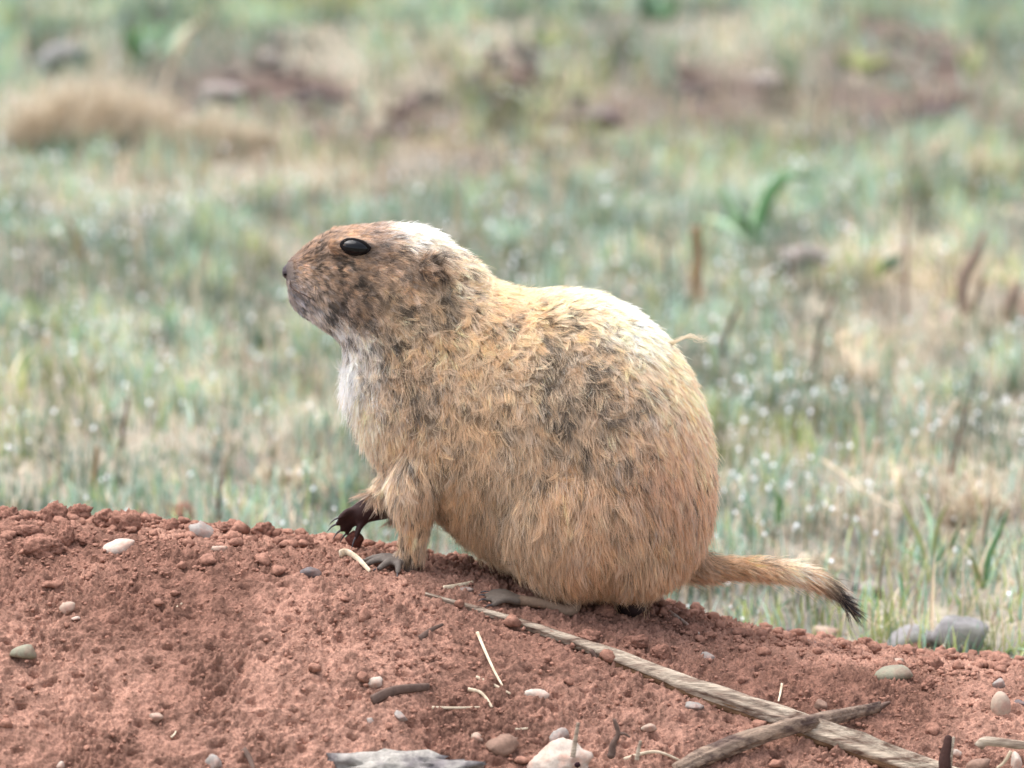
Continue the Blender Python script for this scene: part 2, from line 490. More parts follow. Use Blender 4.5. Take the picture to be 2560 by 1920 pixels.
# trunk and head as one loft: (top px,py, bottom px,py, half depth px, roundness)
SECT = [
    (711, 668, 714, 698, 12), (717, 657, 723, 716, 24), (730, 645, 724, 748, 38), (752, 628, 745, 774, 55), (780, 605, 776, 794, 74),
    (818, 584, 808, 815, 96), (880, 568, 842, 836, 118), (955, 566, 866, 862, 132), (1040, 576, 880, 910, 142),
    (1130, 638, 896, 985, 152), (1212, 710, 925, 1075, 170), (1305, 744, 975, 1170, 195), (1400, 740, 1055, 1255, 222),
    (1490, 748, 1145, 1318, 246), (1574, 786, 1240, 1372, 262), (1644, 848, 1340, 1418, 268), (1706, 930, 1440, 1462, 262),
    (1748, 1030, 1530, 1480, 242), (1768, 1130, 1600, 1474, 205), (1772, 1230, 1660, 1450, 155), (1758, 1320, 1702, 1415, 85),
]
def loft(sections, seg=40, sub=5):
    S = np.array(sections, float)
    T = np.array([A(a, b) for a, b, *_ in sections]); B = np.array([A(c, d) for _, _, c, d, *_ in sections]); W = S[:, 4] * MM
    n = len(S) * sub
    T, _ = resample(T, W, n)
    # resample bottoms and widths with the same parameter (index based)
    u = np.linspace(0, len(S) - 1, n); k = np.arange(len(S))
    def ip(v): return np.stack([np.interp(u, k, v[:, c]) for c in range(3)], -1)
    T = ip(np.array([A(a, b) for a, b, *_ in sections])); B2 = ip(B); W2 = np.interp(u, k, W)
    def sm(v):
        for _ in range(3):
            w = v.copy(); w[1:-1] = (v[:-2] + 2 * v[1:-1] + v[2:]) / 4; v = w
        return v
    T, B2, W2 = sm(T), sm(B2), sm(W2)
    C = (T + B2) / 2; H = (T - B2) / 2
    th = np.linspace(0, 2 * np.pi, seg, endpoint=False)
    cs, sn = np.sign(np.cos(th)) * np.abs(np.cos(th)) ** 0.86, np.sign(np.sin(th)) * np.abs(np.sin(th)) ** 0.86
    ring = C[:, None] + H[:, None] * cs[None, :, None] + np.array([0, 1.0, 0])[None, None] * (W2[:, None] * sn[None])[..., None]
    v = ring.reshape(-1, 3)
    i = np.arange(n - 1)[:, None] * seg; j = np.arange(seg)[None]; j2 = (j + 1) % seg
    f = np.stack([i + j, i + j2, i + seg + j2, i + seg + j], -1).reshape(-1, 4)
    v = np.vstack([v, C[:1], C[-1:]]); c0, c1 = len(v) - 2, len(v) - 1; jj = np.arange(seg)
    t = np.vstack([np.stack([np.full(seg, c0), (jj + 1) % seg, jj], -1), np.stack([np.full(seg, c1), (n - 1) * seg + jj, (n - 1) * seg + (jj + 1) % seg], -1)])
    return v, [f, t]

def blob(px, py, dy, rx, ry, rz, tilt=0.0):
    """ellipsoid: px radii along picture x, depth, picture y"""
    v, f = ICO3
    c, s = math.cos(tilt), math.sin(tilt)
    q = v * np.array([rx, ry, rz]) * MM
    q = np.stack([q[:, 0] * c + q[:, 2] * s, q[:, 1], -q[:, 0] * s + q[:, 2] * c], -1)
    return q + A(px, py, dy), [f]

def limb(pts, seg=16, n=24):
    return tube([A(*p[:3]) for p in pts], [p[3] * MM for p in pts], seg, n)

def on_soil(px, dy, lift_px=0.0, py=1450):
    """a point standing on the mound at that picture column and depth"""
    q = A(px, py, dy)
    return np.array([q[0], q[1], float(mound_z(q[0], q[1])) + lift_px * MM])

bp = [loft(SECT)]
bp += [blob(935, 735, -62, 105, 78, 92), blob(935, 735, 62, 105, 78, 92),            # cheeks
       blob(772, 712, -26, 44, 30, 42), blob(772, 712, 26, 44, 30, 42),               # whisker pads
       blob(876, 602, -92, 58, 24, 20), blob(876, 602, 92, 58, 24, 20),               # brows
       blob(1095, 1000, -95, 140, 85, 190, -0.25), blob(1095, 1000, 95, 140, 85, 190, -0.25),   # shoulders
       blob(1455, 1235, -184, 202, 105, 202), blob(1455, 1235, 178, 205, 105, 205),   # haunches
       blob(1540, 1350, -105, 165, 140, 112), blob(1480, 1395, 100, 180, 120, 90)]
# small rounded ears, set low and far back
_lv = bp[0][0]; _lx, _ly = pix(_lv)
_sel = (np.hypot(_lx - 1070, _ly - 655) < 40) & (_lv[:, 1] < A0)
_ed = (np.min(_lv[_sel, 1]) - A0) / MM
for s_ in (1, -1):
    bp.append(blob(1074, 650, s_ * (_ed - 4), 25, 16, 27, 0.5))
    bp.append(blob(1084, 640, s_ * (_ed - 12), 16, 9, 20, 0.5))
# near foreleg, standing
wr = on_soil(1022, -128, 34)
wp = pix(wr)
bp.append(limb([(1115, 1010, -50, 90), (1075, 1110, -105, 80), (1042, 1205, -138, 54), (1036, 1290, -138, 33), (wp[0] + 10, wp[1] - 22, -130, 29), (wp[0], wp[1], -128, 25)]))
CLAWS = []
def digit(base, tip, r0, r1, claw=9.0, bend=8, rc=3.2):
    base = np.asarray(base, float); tip = np.asarray(tip, float)
    mid = (base + tip) / 2 + np.array([0, 0, bend * MM])
    d = (tip - base); d /= np.linalg.norm(d)
    v = tube(np.array([base, mid, tip]), np.array([r0, (r0 + r1) / 2 * 1.05, r1]) * MM, 10, 9)
    if claw:
        c1 = tip + d * claw * 0.55 * MM + np.array([0, 0, 1.5 * MM]); c2 = tip + d * claw * 1.1 * MM - np.array([0, 0, 5 * MM])
        CLAWS.append(tube(np.array([tip - d * 3 * MM, c1, c2]), np.array([rc, rc * 0.7, 0.6]) * MM, 8, 8))
    return v
palm = on_soil(1000, -130, 14)
bp.append(tube(np.array([wr, (wr + palm) / 2 + [0, 0, 0.001], palm]), np.array([27, 24, 18]) * MM, 14, 10))
for (tx, td, lift, cl) in ((905, -150, 6, 26), (938, -182, 5, 24), (985, -196, 5, 22), (903, -112, 7, 26), (930, -85, 6, 20)):
    bp.append(digit(palm + [0, (td + 130) * 0.25 * MM, 0], on_soil(tx + 12, td, lift), 13, 8, cl, 12))
# far foreleg, lifted, paw hanging
bp.append(limb([(1050, 1090, 70, 80), (1025, 1185, 60, 52), (978, 1256, 45, 42), (932, 1276, 40, 36), (898, 1290, 36, 27)]))
for k, (bx, by, tx, ty, dd) in enumerate(((890, 1280, 848, 1296, 22), (886, 1290, 842, 1314, 30), (886, 1302, 852, 1332, 38), (892, 1310, 866, 1342, 46), (905, 1314, 890, 1344, 24))):
    bp.append(digit(A(bx, by, (dd - 30) * 0.6 + 30), A(tx, ty, (dd - 30) * 1.8 + 20), 11, 7.5, 26, 7))
# near hind foot, flat on the soil, toes to the left
heel, ball_ = on_soil(1430, -205, 11), on_soil(1290, -230, 10)
bp.append(tube(np.array([heel + [0.0, 0.02, 0.02], heel, (heel + ball_) / 2 + [0, 0, 0.001], ball_]), np.array([28, 17, 14, 15]) * MM, 14, 20))
for td, tx in ((-275, 1232), (-255, 1218), (-235, 1215), (-215, 1224)):
    bp.append(digit(ball_ + [0, (td + 245) * 0.5 * MM, 0], on_soil(tx, td, 7), 12, 8, 22, 10))
# far hind foot: its dark heel shows under the rump
fh, fb = on_soil(1582, -95, 24), on_soil(1440, -30, 14)
bp.append(tube(np.array([A(1560, 1440, -60), fh + [-0.002, 0, 0.006], fh, (fh + fb) / 2, fb]), np.array([60, 40, 30, 20, 17]) * MM, 14, 24))
for td, tx in ((-70, 1375), (-45, 1362), (-20, 1362), (0, 1372)):
    bp.append(digit(fb, on_soil(tx, td, 7), 12, 8, 20, 10))
# tail core
TAIL = [(1690, 1385, 0, 60), (1760, 1416, 0, 28), (1850, 1420, 0, 18), (1950, 1426, 0, 16), (2020, 1442, 0, 14), (2070, 1468, 0, 8), (2105, 1500, 0, 4)]
bp.append(limb(TAIL, 14, 30))

bv, bf = join(bp)
tmp = link('tmp_body', np_mesh('tmp_body', bv, bf))
rm = tmp.modifiers.new('remesh', 'REMESH'); rm.mode = 'VOXEL'; rm.voxel_size = 0.0017
sm_ = tmp.modifiers.new('smooth', 'SMOOTH'); sm_.factor = 0.5; sm_.iterations = 6
dg = bpy.context.evaluated_depsgraph_get()
body_me = bpy.data.meshes.new_from_object(tmp.evaluated_get(dg))
body_me.name = 'body'
bpy.data.objects.remove(tmp)
body_me.polygons.foreach_set('use_smooth', np.ones(len(body_me.polygons), bool))

BV = np.empty(len(body_me.vertices) * 3, np.float32); body_me.vertices.foreach_get('co', BV); BV = BV.reshape(-1, 3).astype(float)
BN = np.empty(len(body_me.vertices) * 3, np.float32); body_me.vertex_normals.foreach_get('vector', BN); BN = BN.reshape(-1, 3).astype(float)

# coat colours where they show in the photograph (px, py, colour as seen, rim light on back and tail top included)
COAT = np.array([
 (706,680,52,44,52),(716,662,86,70,66),(740,650,128,96,76),(770,640,156,114,82),(755,668,172,134,104),(752,690,176,148,122),(775,720,186,158,132),(800,740,184,158,130),(820,602,152,114,82),(880,575,154,114,84),(938,578,146,106,78),
 (990,572,244,234,222),(1012,560,244,234,222),(1050,575,242,228,208),(1070,600,246,228,202),(1100,615,244,220,190),(1020,600,240,222,198),(985,622,160,125,92),(958,640,152,112,76),(1050,650,166,120,76),(1110,705,214,182,140),
 (900,700,142,114,88),(835,690,150,116,82),(785,675,168,134,100),(730,712,132,116,112),(732,738,122,119,128),(758,752,134,130,136),(745,768,176,172,178),(775,785,206,198,196),(802,775,196,180,164),(770,795,228,220,220),(830,825,232,222,214),(865,850,226,208,196),
 (850,765,112,78,54),(900,775,140,108,76),(850,720,138,102,70),(960,740,168,138,100),(1000,810,188,154,108),(1080,760,176,142,98),(868,655,132,100,74),(935,634,74,54,44),(965,622,116,86,64),(838,634,100,74,56),(878,598,186,142,100),(868,660,182,150,116),(732,716,110,94,88),(746,728,108,90,82),(768,739,112,92,80),(790,752,120,98,84),(1045,664,112,82,60),(1090,672,104,76,56),(1070,650,176,138,100),
 (1150,640,240,208,172),(1205,712,230,190,144),(1250,770,212,166,114),(1350,742,230,192,148),(1450,735,238,206,164),(1560,775,246,226,194),(1620,815,242,216,180),(1690,895,232,192,150),(1742,975,226,182,140),(1778,1100,220,174,132),(1782,1200,206,156,114),(1755,1300,194,146,106),
 (1400,830,192,164,126),(1350,800,208,166,114),(1450,900,192,160,124),(1480,1000,196,160,122),(1420,1000,176,148,116),(1300,950,188,154,112),(1200,850,200,162,110),(1130,850,200,162,114),(1000,870,196,154,104),
 (905,870,224,200,178),(885,950,240,228,214),(878,905,244,234,226),(925,1030,226,198,164),(1000,930,166,132,94),(1020,1000,188,154,116),(1000,1100,194,158,116),(1100,1100,190,152,106),(1200,1050,190,152,106),(935,1282,92,62,50),(905,1305,76,46,38),(960,1180,222,188,154),(990,1240,212,176,134),(1020,1330,206,164,118),
 (1150,1250,178,138,92),(1130,1200,182,142,94),(1120,1300,166,124,80),(1300,1150,190,158,120),(1300,1250,176,146,110),(1400,1200,190,148,104),(1250,1350,176,140,98),(1350,1350,182,144,104),(1450,1300,192,150,108),(1500,1430,190,138,88),(1450,1480,180,124,76),(1550,1450,178,134,90),(1600,1350,190,150,108),(1650,1200,194,146,108),(1700,1400,182,138,96),
 (1850,1400,212,166,110),(1850,1450,168,112,64),(1980,1405,242,216,182),(1990,1460,176,122,70),(2050,1440,196,150,104),(2080,1480,120,82,58),(2110,1505,66,42,40),(2149,1545,38,24,28)], float)
def idw(px, py, tab, vals, pw=3.0, eps=14.0):
    out = np.zeros((len(px), vals.shape[1]))
    for i in range(0, len(px), 20000):
        d = np.hypot(px[i:i+20000, None] - tab[None, :, 0], py[i:i+20000, None] - tab[None, :, 1]) + eps
        w = d ** -pw
        out[i:i+20000] = (w @ vals) / w.sum(1)[:, None]
    return out
COAT_LIN = srgb_np(COAT[:, 2:])
_lum = COAT_LIN @ np.array([0.3, 0.59, 0.11])
COAT_LIN = (_lum[:, None] + 0.80 * (COAT_LIN - _lum[:, None])) ** 0.75 * np.array([1.0, 1.0, 0.99])      # many bounces between hairs deepen the colour again

bpx, bpy_ = pix(BV)
skin = idw(bpx, bpy_, COAT, COAT_LIN) * 0.42
# bare dark skin on the paws
hg = BV[:, 2] - mound_z(BV[:, 0], BV[:, 1])
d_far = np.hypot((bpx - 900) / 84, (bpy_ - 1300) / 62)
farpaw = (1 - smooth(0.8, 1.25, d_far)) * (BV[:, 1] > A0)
nearpaw = ((bpx < 1075) & (bpx > 860) & (hg < 0.0105) & (bpy_ > 1330)).astype(float)
hindpaw = ((bpx > 1190) & (bpx < 1300) & (hg < 0.0095) & (bpy_ > 1400)).astype(float)
sole = ((bpx >= 1300) & (bpx < 1450) & (hg < 0.0125) & (bpy_ > 1420)).astype(float)
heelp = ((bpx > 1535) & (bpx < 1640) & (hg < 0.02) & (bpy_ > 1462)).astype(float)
def over(c, w, col): return c * (1 - w)[:, None] + w[:, None] * np.array(col)[None]
skin = over(skin, nearpaw, srgb(98, 89, 82)); skin = over(skin, hindpaw, srgb(88, 78, 70)); skin = over(skin, sole, srgb(120, 100, 84))
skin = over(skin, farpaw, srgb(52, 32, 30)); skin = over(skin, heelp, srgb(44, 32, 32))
ca = body_me.color_attributes.new('col', 'FLOAT_COLOR', 'POINT')
c4 = np.ones((len(BV), 4), np.float32); c4[:, :3] = skin; ca.data.foreach_set('color', c4.ravel())

base_pt = on_soil(1300, -40)
dog = empty('prairie_dog', tuple(base_pt))
tag(dog, 'buff furred prairie dog crouching on the red dirt mound', 'prairie dog')
m_skin = mat('prairie_dog_skin', rough=0.7, spec=0.25, var=0.2, scale=500, bump=0.3, attr='col')
dg_tree = BVHTree.FromPolygons([tuple(v) for v in BV], [tuple(p.vertices) for p in body_me.polygons])
def hit(px, py):
    d = FW + KPX * (px - 1280) * RT - KPX * (py - 960) * UP
    d = d / np.linalg.norm(d)
    loc, nor, _, _ = dg_tree.ray_cast(Vector(CAM + d * 5.0), Vector(d))
    return (np.array(loc), np.array(nor)) if loc is not None else (A(px, py), np.array([0, -1.0, 0]))
body_me.calc_loop_triangles()
TRI = np.empty(len(body_me.loop_triangles) * 3, np.int32); body_me.loop_triangles.foreach_get('vertices', TRI); TRI = TRI.reshape(-1, 3)

# ---- eyes, lids, nose, ears
EYE = (886, 627)
eh, en = hit(*EYE)
m_eye = mat('eye_black', (0.002, 0.002, 0.003), 0.03, 0.24, 0.05, 50, coat=0.0)
m_lid = mat('eyelid_dark', (0.008, 0.006, 0.006), 0.7, 0.1, 0.2, 400)
def flip(v):
    w = np.array(v, float); w[:, 1] = 2 * A0 - w[:, 1]; return w
er = 23 * MM
ev, ef = ICO4
eye_c = eh - en * 18 * MM
evv = ev * np.array([41 * MM, 30 * MM, 22.5 * MM]) + eye_c
evv[:, 2] -= 0.10 * (evv[:, 0] - eye_c[0])
th = np.linspace(0, 2 * np.pi, 40)
lid = []
for t in th[:-1]:
    ex = 31 * math.cos(t) * MM + (6 * MM if math.cos(t) > 0 else 0) * (math.cos(t) ** 3)
    ez = (15.5 * math.sin(t) * abs(math.sin(t)) ** 0.12 - 4.0 * math.cos(t)) * MM + (2.0 * MM if math.sin(t) < 0 else 0)
    lid.append((ex, ez))
lid_pts = []
for ex, ez in lid:
    q = pix(eye_c + np.array([ex, 0, ez]))
    h, n_ = hit(*q); lid_pts.append(h + n_ * 3.4 * MM)
lid_pts = np.array(lid_pts + lid_pts[:1])
lv = tube(lid_pts, np.full(len(lid_pts), 4.6 * MM), 10, None, round_caps=False)
for fl in (False, True):
    g = flip if fl else (lambda v: v)
    fa = ef[:, ::-1] if fl else ef
    child('eye', np_mesh('eye', g(evv), fa, smooth_sh=True), m_eye, dog)
    child('eyelid', np_mesh('eyelid', g(lv[0]), [f[:, ::-1] if fl else f for f in lv[1]], smooth_sh=True), m_lid, dog)
m_nose = mat('nose_leather', srgb(58, 48, 52), 0.5, 0.4, 0.25, 600, 0.4)
nv, nf = lump((19 * MM, 21 * MM, 20 * MM), 5, 0.1, 2.0, ICO3)
nv[:, 2] += 0.2 * nv[:, 0]
for s in (-1, 1):                                   # nostril hollows
    c = np.array([-9, s * 10, -4]) * MM
    d = np.linalg.norm((nv - c) / np.array([1, 1, 0.8]), axis=1)
    nv += ((nv - np.array([6, 0, 0]) * MM) * -0.32) * np.exp(-(d / (5 * MM)) ** 2)[:, None]
child('nose', np_mesh('nose', nv + A(724, 677), nf, smooth_sh=True), m_nose, dog)
mpts = np.array([h_ + n__ * 3.0 * MM for h_, n__ in (hit(*q_) for q_ in ((728, 704), (730, 716), (744, 728), (766, 738), (790, 752)))])
for fl in (False, True):
    v, f = tube(flip(mpts) if fl else mpts, np.array([1.6, 1.9, 1.9, 1.6, 0.8]) * MM, 8, 16)
    child('lip_line', np_mesh('lip_line', v, f, smooth_sh=True), mat('lip_brown', srgb(84, 68, 62), 0.8, 0.2, 0.2, 400), dog)
    v, f = lump((5 * MM, 3.5 * MM, 3.6 * MM), 3, 0.1, 2, ICO2)
    h_, n__ = A(714, 683, -17), None
    v = v + h_
    child('nostril', np_mesh('nostril', flip(v) if fl else v, f[:, ::-1] if fl else f, smooth_sh=True), m_lid, dog)
m_claw = mat('claw_horn', srgb(58, 50, 52), 0.35, 0.5, 0.3, 600)
for v, f in CLAWS:
    child('claw', np_mesh('claw', v, f, smooth_sh=True), m_claw, dog)
# the soil caked in the lifted paw
cv, cf = lump((24 * MM, 20 * MM, 20 * MM), 71, 0.45, 2.0, ICO3, 0.5)
child('caked_soil', np_mesh('caked_soil', cv + A(886, 1352, 34), cf), mat('wet_soil', srgb(96, 54, 44), 0.8, 0.3, 0.35, 400, 0.5), dog)['label'] = 'dark damp soil stuck under the lifted paw'

# ------------------------------------------------------------------ fur
FLOW = np.array([(720,680,1,.1),(800,620,.9,-.35),(880,575,1,0),(980,560,1,.15),(1100,600,.7,.7),(1200,700,.8,.5),(1400,735,1,.2),(1600,800,.75,.65),(1740,1000,.3,1),(1780,1200,0,1),(1740,1330,.25,1),
 (800,760,.8,.5),(900,700,1,.2),(900,820,.7,.7),(1000,750,.8,.5),(1050,850,.5,.85),(900,930,-.35,1),(930,1050,-.2,1),(1000,1000,.2,1),(1100,1100,-.1,1),(1200,950,.3,.95),(1300,850,.7,.7),(1400,950,.4,.9),(1500,1050,.4,.9),
 (1450,1250,.1,1),(1300,1250,-.1,1),(1200,1250,-.1,1),(1020,1250,-.05,1),(1040,1350,0,1),(1500,1450,.1,1),(1600,1400,.15,1),(1800,1400,1,.1),(1800,1450,.9,.4),(1900,1400,1,.12),(1900,1450,.9,.42),(1980,1405,1,.25),(1980,1460,.9,.5),(2060,1455,.8,.6),(2110,1505,.68,.73)], float)
# hair length (mm), lift off the skin, mess
LEN = np.array([(715,680,2.0,.25,.1),(780,650,3.5,.22,.15),(880,580,4.5,.25,.15),(860,640,3.2,.22,.2),(900,700,5.5,.5,.6),(800,760,4,.3,.25),(830,820,5,.3,.2),(960,760,8.5,.6,.85),(900,780,7,.55,.7),(990,560,9,.5,.3),(1050,570,13,.85,.7),(1150,640,14,.85,.75),
 (1050,820,12,.75,.95),(950,840,9,.5,.5),(880,930,19,.9,.5),(880,1000,18,.7,.45),(1000,950,16,.65,.9),(1200,750,11,.65,.7),(1200,900,13,.6,.85),(1350,740,10,.7,.6),(1550,780,11,.65,.6),(1450,950,14,.55,.8),(1700,950,12,.55,.55),(1780,1150,13,.45,.4),(1300,1150,17,.45,.6),(1450,1300,18,.42,.55),
 (1200,1300,20,.4,.45),(1350,1400,18,.36,.35),(1600,1420,15,.3,.25),(1500,1450,13,.3,.25),(1020,1150,16,.5,.5),(1030,1280,10,.35,.35),(1030,1350,6,.25,.2),(1700,1350,17,.35,.25),(1800,1420,11,.24,.2),(1900,1420,14,.22,.2),(2000,1440,18,.16,.12),(2070,1470,19,.1,.06),(2110,1505,17,.05,.05)], float)
# where dark underfur breaks through
DARK = np.array([(720,690,0.),(880,575,.06),(775,690,.12),(810,700,.45),(850,765,.85),(850,720,.55),(900,700,.5),(950,780,.5),(1000,760,.55),(1060,800,.65),(1090,760,.6),(1020,850,.5),(1090,690,.4),(1060,650,.3),(990,555,0.),(1100,600,0.),(1200,720,0.),(1300,745,0.),(1400,745,0.),(1500,775,0.),(1620,830,0.),(1200,780,.03),(1700,1000,.04),(1000,915,.8),(1010,960,.5),(900,930,0.),(940,1050,.05),(1100,900,.1),(1200,850,.08),(1300,830,.12),(1180,960,.1),
 (1400,830,.5),(1420,870,.55),(1420,960,.72),(1400,1010,.66),(1370,1060,.6),(1320,1090,.55),(1480,960,.66),(1500,1010,.6),(1580,900,.16),(1600,1050,.15),(1500,760,.02),(1700,900,.05),(1750,1100,.08),(1650,1120,.2),(1300,1180,.12),(1450,1200,.12),(1250,1000,.15),(1200,1100,.12),(1450,1350,.08),(1200,1300,.12),(1600,1350,.06),(1850,1430,.1),(1050,1250,.12)], float)

fr = np.random.default_rng(4)
ta = BV[TRI[:, 1]] - BV[TRI[:, 0]]; tb = BV[TRI[:, 2]] - BV[TRI[:, 0]]
area = np.linalg.norm(np.cross(ta, tb), axis=1) / 2
tcen = BV[TRI].mean(1); tnor = BN[TRI].mean(1); tnor /= np.linalg.norm(tnor, axis=1)[:, None] + 1e-9
facing = tnor @ (-FW)
tpx, tpy = pix(tcen)
wgt = area * np.where(facing > -0.25, 1.0, 0.22)
headw = 1 + 2.2 * np.exp(-(((tpx - 830) / 190) ** 2 + ((tpy - 680) / 170) ** 2))
tailw = 1 + 2.2 * (tpx > 1800)
wgt = wgt * headw * tailw
stray = ((bpx > 1400) & (bpx < 1500) & (hg < 0.022) & (BV[:, 1] < A0 - 150 * MM) & (bpy_ > 1462)).astype(float)
bare = (stray + nearpaw + farpaw + hindpaw + sole + heelp)[TRI].mean(1) > 0.5
wgt[bare] = 0
epx, epy = pix(eye_c)
near_eye = (((tpx - epx - 2) / 33) ** 2 + ((tpy - epy + (tpx - epx) * 0.1) / 17.5) ** 2 < 1) & (np.abs(tcen[:, 1] - A0) > 0.008)
wgt[near_eye] = 0
wgt[(tpx < 733) & (tpy < 700) & (tpy > 655)] = 0                    # bare nose
cdf = np.cumsum(wgt); cdf /= cdf[-1]

def sample(n):
    ti = np.searchsorted(cdf, fr.uniform(size=n))
    r1, r2 = np.sqrt(fr.uniform(size=n)), fr.uniform(size=n)
    w = np.stack([1 - r1, r1 * (1 - r2), r1 * r2], -1)
    p = (BV[TRI[ti]] * w[..., None]).sum(1); nn = (BN[TRI[ti]] * w[..., None]).sum(1)
    nn /= np.linalg.norm(nn, axis=1)[:, None] + 1e-9
    return p, nn

def coat_dirs(p, nn, mess_mul=1.0, rg=fr):
    x, y = pix(p)
    fl = idw(x, y, FLOW, FLOW[:, 2:], 3.0, 25)
    le = idw(x, y, LEN, LEN[:, 2:], 3.0, 25)
    f3 = fl[:, :1] * RT[None] - fl[:, 1:2] * UP[None]
    mess = le[:, 2] * mess_mul
    f3 = f3 / (np.linalg.norm(f3, axis=1)[:, None] + 1e-9) + rg.normal(size=p.shape) * mess[:, None]
    f3 = f3 - (f3 * nn).sum(1)[:, None] * nn
    f3 /= np.linalg.norm(f3, axis=1)[:, None] + 1e-9
    d = f3 * (1 - 0.35 * le[:, 1])[:, None] + nn * le[:, 1][:, None]
    d /= np.linalg.norm(d, axis=1)[:, None]
    return d, f3, le[:, 0] * 1e-3, le, x, y

NT, NH, NP = 21000, 330000, 6
tp, tn = sample(NT)
td_, tf, tl, tle, tx, ty = coat_dirs(tp, tn, 1.0)
tdark = idw(tx, ty, DARK, DARK[:, 2:3], 3.0, 20)[:, 0]
blot = smooth(-0.1, 0.6, fbm(tp[:, 0] * 240, tp[:, 1] * 240, tp[:, 2] * 190, 21, 2))
streak = fr.uniform(size=NT)
tdk = np.clip(tdark * (0.1 + 1.5 * blot) - 0.8 * streak + 0.10, 0, 1)
tdk = smooth(0.0, 0.26, tdk)
headt = np.exp(-(((tx - 900) / 170) ** 2 + ((ty - 730) / 140) ** 2))
tval = np.clip(1 + fr.normal(0, 1, NT) * (0.11 + 0.16 * headt), 0.45, 1.6); twarm = fr.normal(0, 0.05, NT)
ttl = tl * fr.uniform(0.65, 1.45, NT)
tup = fr.normal(0, 0.16, NT)                         # some tufts stand up, some lie flat
td_ = td_ + tn * tup[:, None]; td_ /= np.linalg.norm(td_, axis=1)[:, None]

hp, hn = sample(NH)
kd = kdtree.KDTree(NT)
for i_, q in enumerate(tp): kd.insert(q, i_)
kd.balance()
own = np.fromiter((kd.find(q)[1] for q in hp), int, NH)
hd, hf, hl, hle, hx, hy = coat_dirs(hp, hn, 0.45)
L = 0.35 * hl + 0.65 * ttl[own]
L = L * fr.uniform(0.7, 1.12, NH)
guard = fr.uniform(size=NH) < 0.06
L[guard] *= 1.25
clump = np.clip(0.38 + 0.40 * (L / 0.014), 0.3, 0.8) * fr.uniform(0.75, 1.1, NH)
clump[guard] *= 0.4
wild = fr.uniform(size=NH) < 0.16
hd[wild] += hn[wild] * fr.uniform(0.2, 0.9, (wild.sum(), 1)) + fr.normal(0, 0.22, (wild.sum(), 3)); hd[wild] /= np.linalg.norm(hd[wild], axis=1)[:, None]
clump[wild] *= 0.35; L[wild] *= 0.85
tt = np.linspace(0, 1, NP)
pts = np.zeros((NH, NP, 3))
grav = np.array([0, 0, -1.0])
curl = hle[:, 2] * 0.09
ph = fr.uniform(0, 6.28, NH); per = fr.uniform(1.5, 3.0, NH)
side = np.cross(hd, hn); side /= np.linalg.norm(side, axis=1)[:, None] + 1e-9
for k_, t_ in enumerate(tt):
    own_dir = hp + L[:, None] * (hd * t_ + (hf * 0.22 - hn * 0.16 + grav * 0.10) * t_ ** 2)
    own_dir = own_dir + side * (curl * L * np.sin(ph + per * t_ * 3.0) * t_)[:, None]
    o_ = own
    tuft = tp[o_] + L[:, None] * (td_[o_] * t_ + (tf[o_] * 0.25 - tn[o_] * 0.16 + grav * 0.10) * t_ ** 2)
    c_ = (clump * t_ ** 1.2)[:, None]
    pts[:, k_] = own_dir * (1 - c_) + tuft * c_
# colours
jx, jy = hx + fr.normal(0, 12, NH), hy + fr.normal(0, 12, NH)
tipc = idw(jx, jy, COAT, COAT_LIN)
hh = np.exp(-(((hx - 890) / 190) ** 2 + ((hy - 730) / 150) ** 2)) * smooth(590, 640, hy)
brown_ = hh * smooth(0.55, 0.35, tipc @ np.array([0.3, 0.59, 0.11]))
tipc = tipc * (1 - brown_[:, None] * np.array([0.14, 0.20, 0.26]))
mott = fbm(hp[:, 0] * 230, hp[:, 1] * 230, hp[:, 2] * 260, 33, 2)
tipc = tipc * np.clip(1 + mott * (0.16 + 0.42 * hh), 0.4, 1.7)[:, None]
tipc = tipc * (tval[own] * fr.normal(1, 0.08, NH))[:, None]
tipc = tipc * np.stack([1 + twarm[own], np.ones(NH), 1 - 1.6 * twarm[own]], -1)
dk = tdk[own][:, None]
tipd = tipc * (1 - 0.80 * dk)
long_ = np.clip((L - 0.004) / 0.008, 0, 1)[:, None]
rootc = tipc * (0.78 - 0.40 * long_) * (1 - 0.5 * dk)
HC = np.zeros((NH, NP, 4), np.float32); HC[..., 3] = 1
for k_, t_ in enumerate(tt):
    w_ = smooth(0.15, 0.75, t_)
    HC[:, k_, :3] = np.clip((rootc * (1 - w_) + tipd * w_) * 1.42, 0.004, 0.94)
# black tail end
tend = smooth(2015, 2100, pix(pts[:, -1])[0])[:, None] * (fr.uniform(size=(NH, 1)) < 0.8)
for k_ in range(NP):
    xx = smooth(2030, 2120, pix(pts[:, k_])[0])[:, None] * tend
    HC[:, k_, :3] = HC[:, k_, :3] * (1 - xx) + np.array([0.012, 0.008, 0.009]) * xx
rad = (0.000105 * np.clip(0.6 + L / 0.02, 0.6, 1.3))[:, None] * np.array([1, 1, 0.95, 0.8, 0.55, 0.2])[None]

def hair_object(name, pts, rad, cols, m, root):
    n, k = pts.shape[:2]
    cu = bpy.data.hair_curves.new(name)
    cu.add_curves([k] * n)
    off = np.array(root.location)
    cu.points.foreach_set('position', (pts - off).astype(np.float32).ravel())
    cu.points.foreach_set('radius', rad.astype(np.float32).ravel())
    at = cu.attributes.new('col', 'FLOAT_COLOR', 'POINT')
    at.data.foreach_set('color', cols.ravel())
    cu.materials.append(m)
    o = bpy.data.objects.new(name, cu); COL.objects.link(o); o.parent = root
    return o

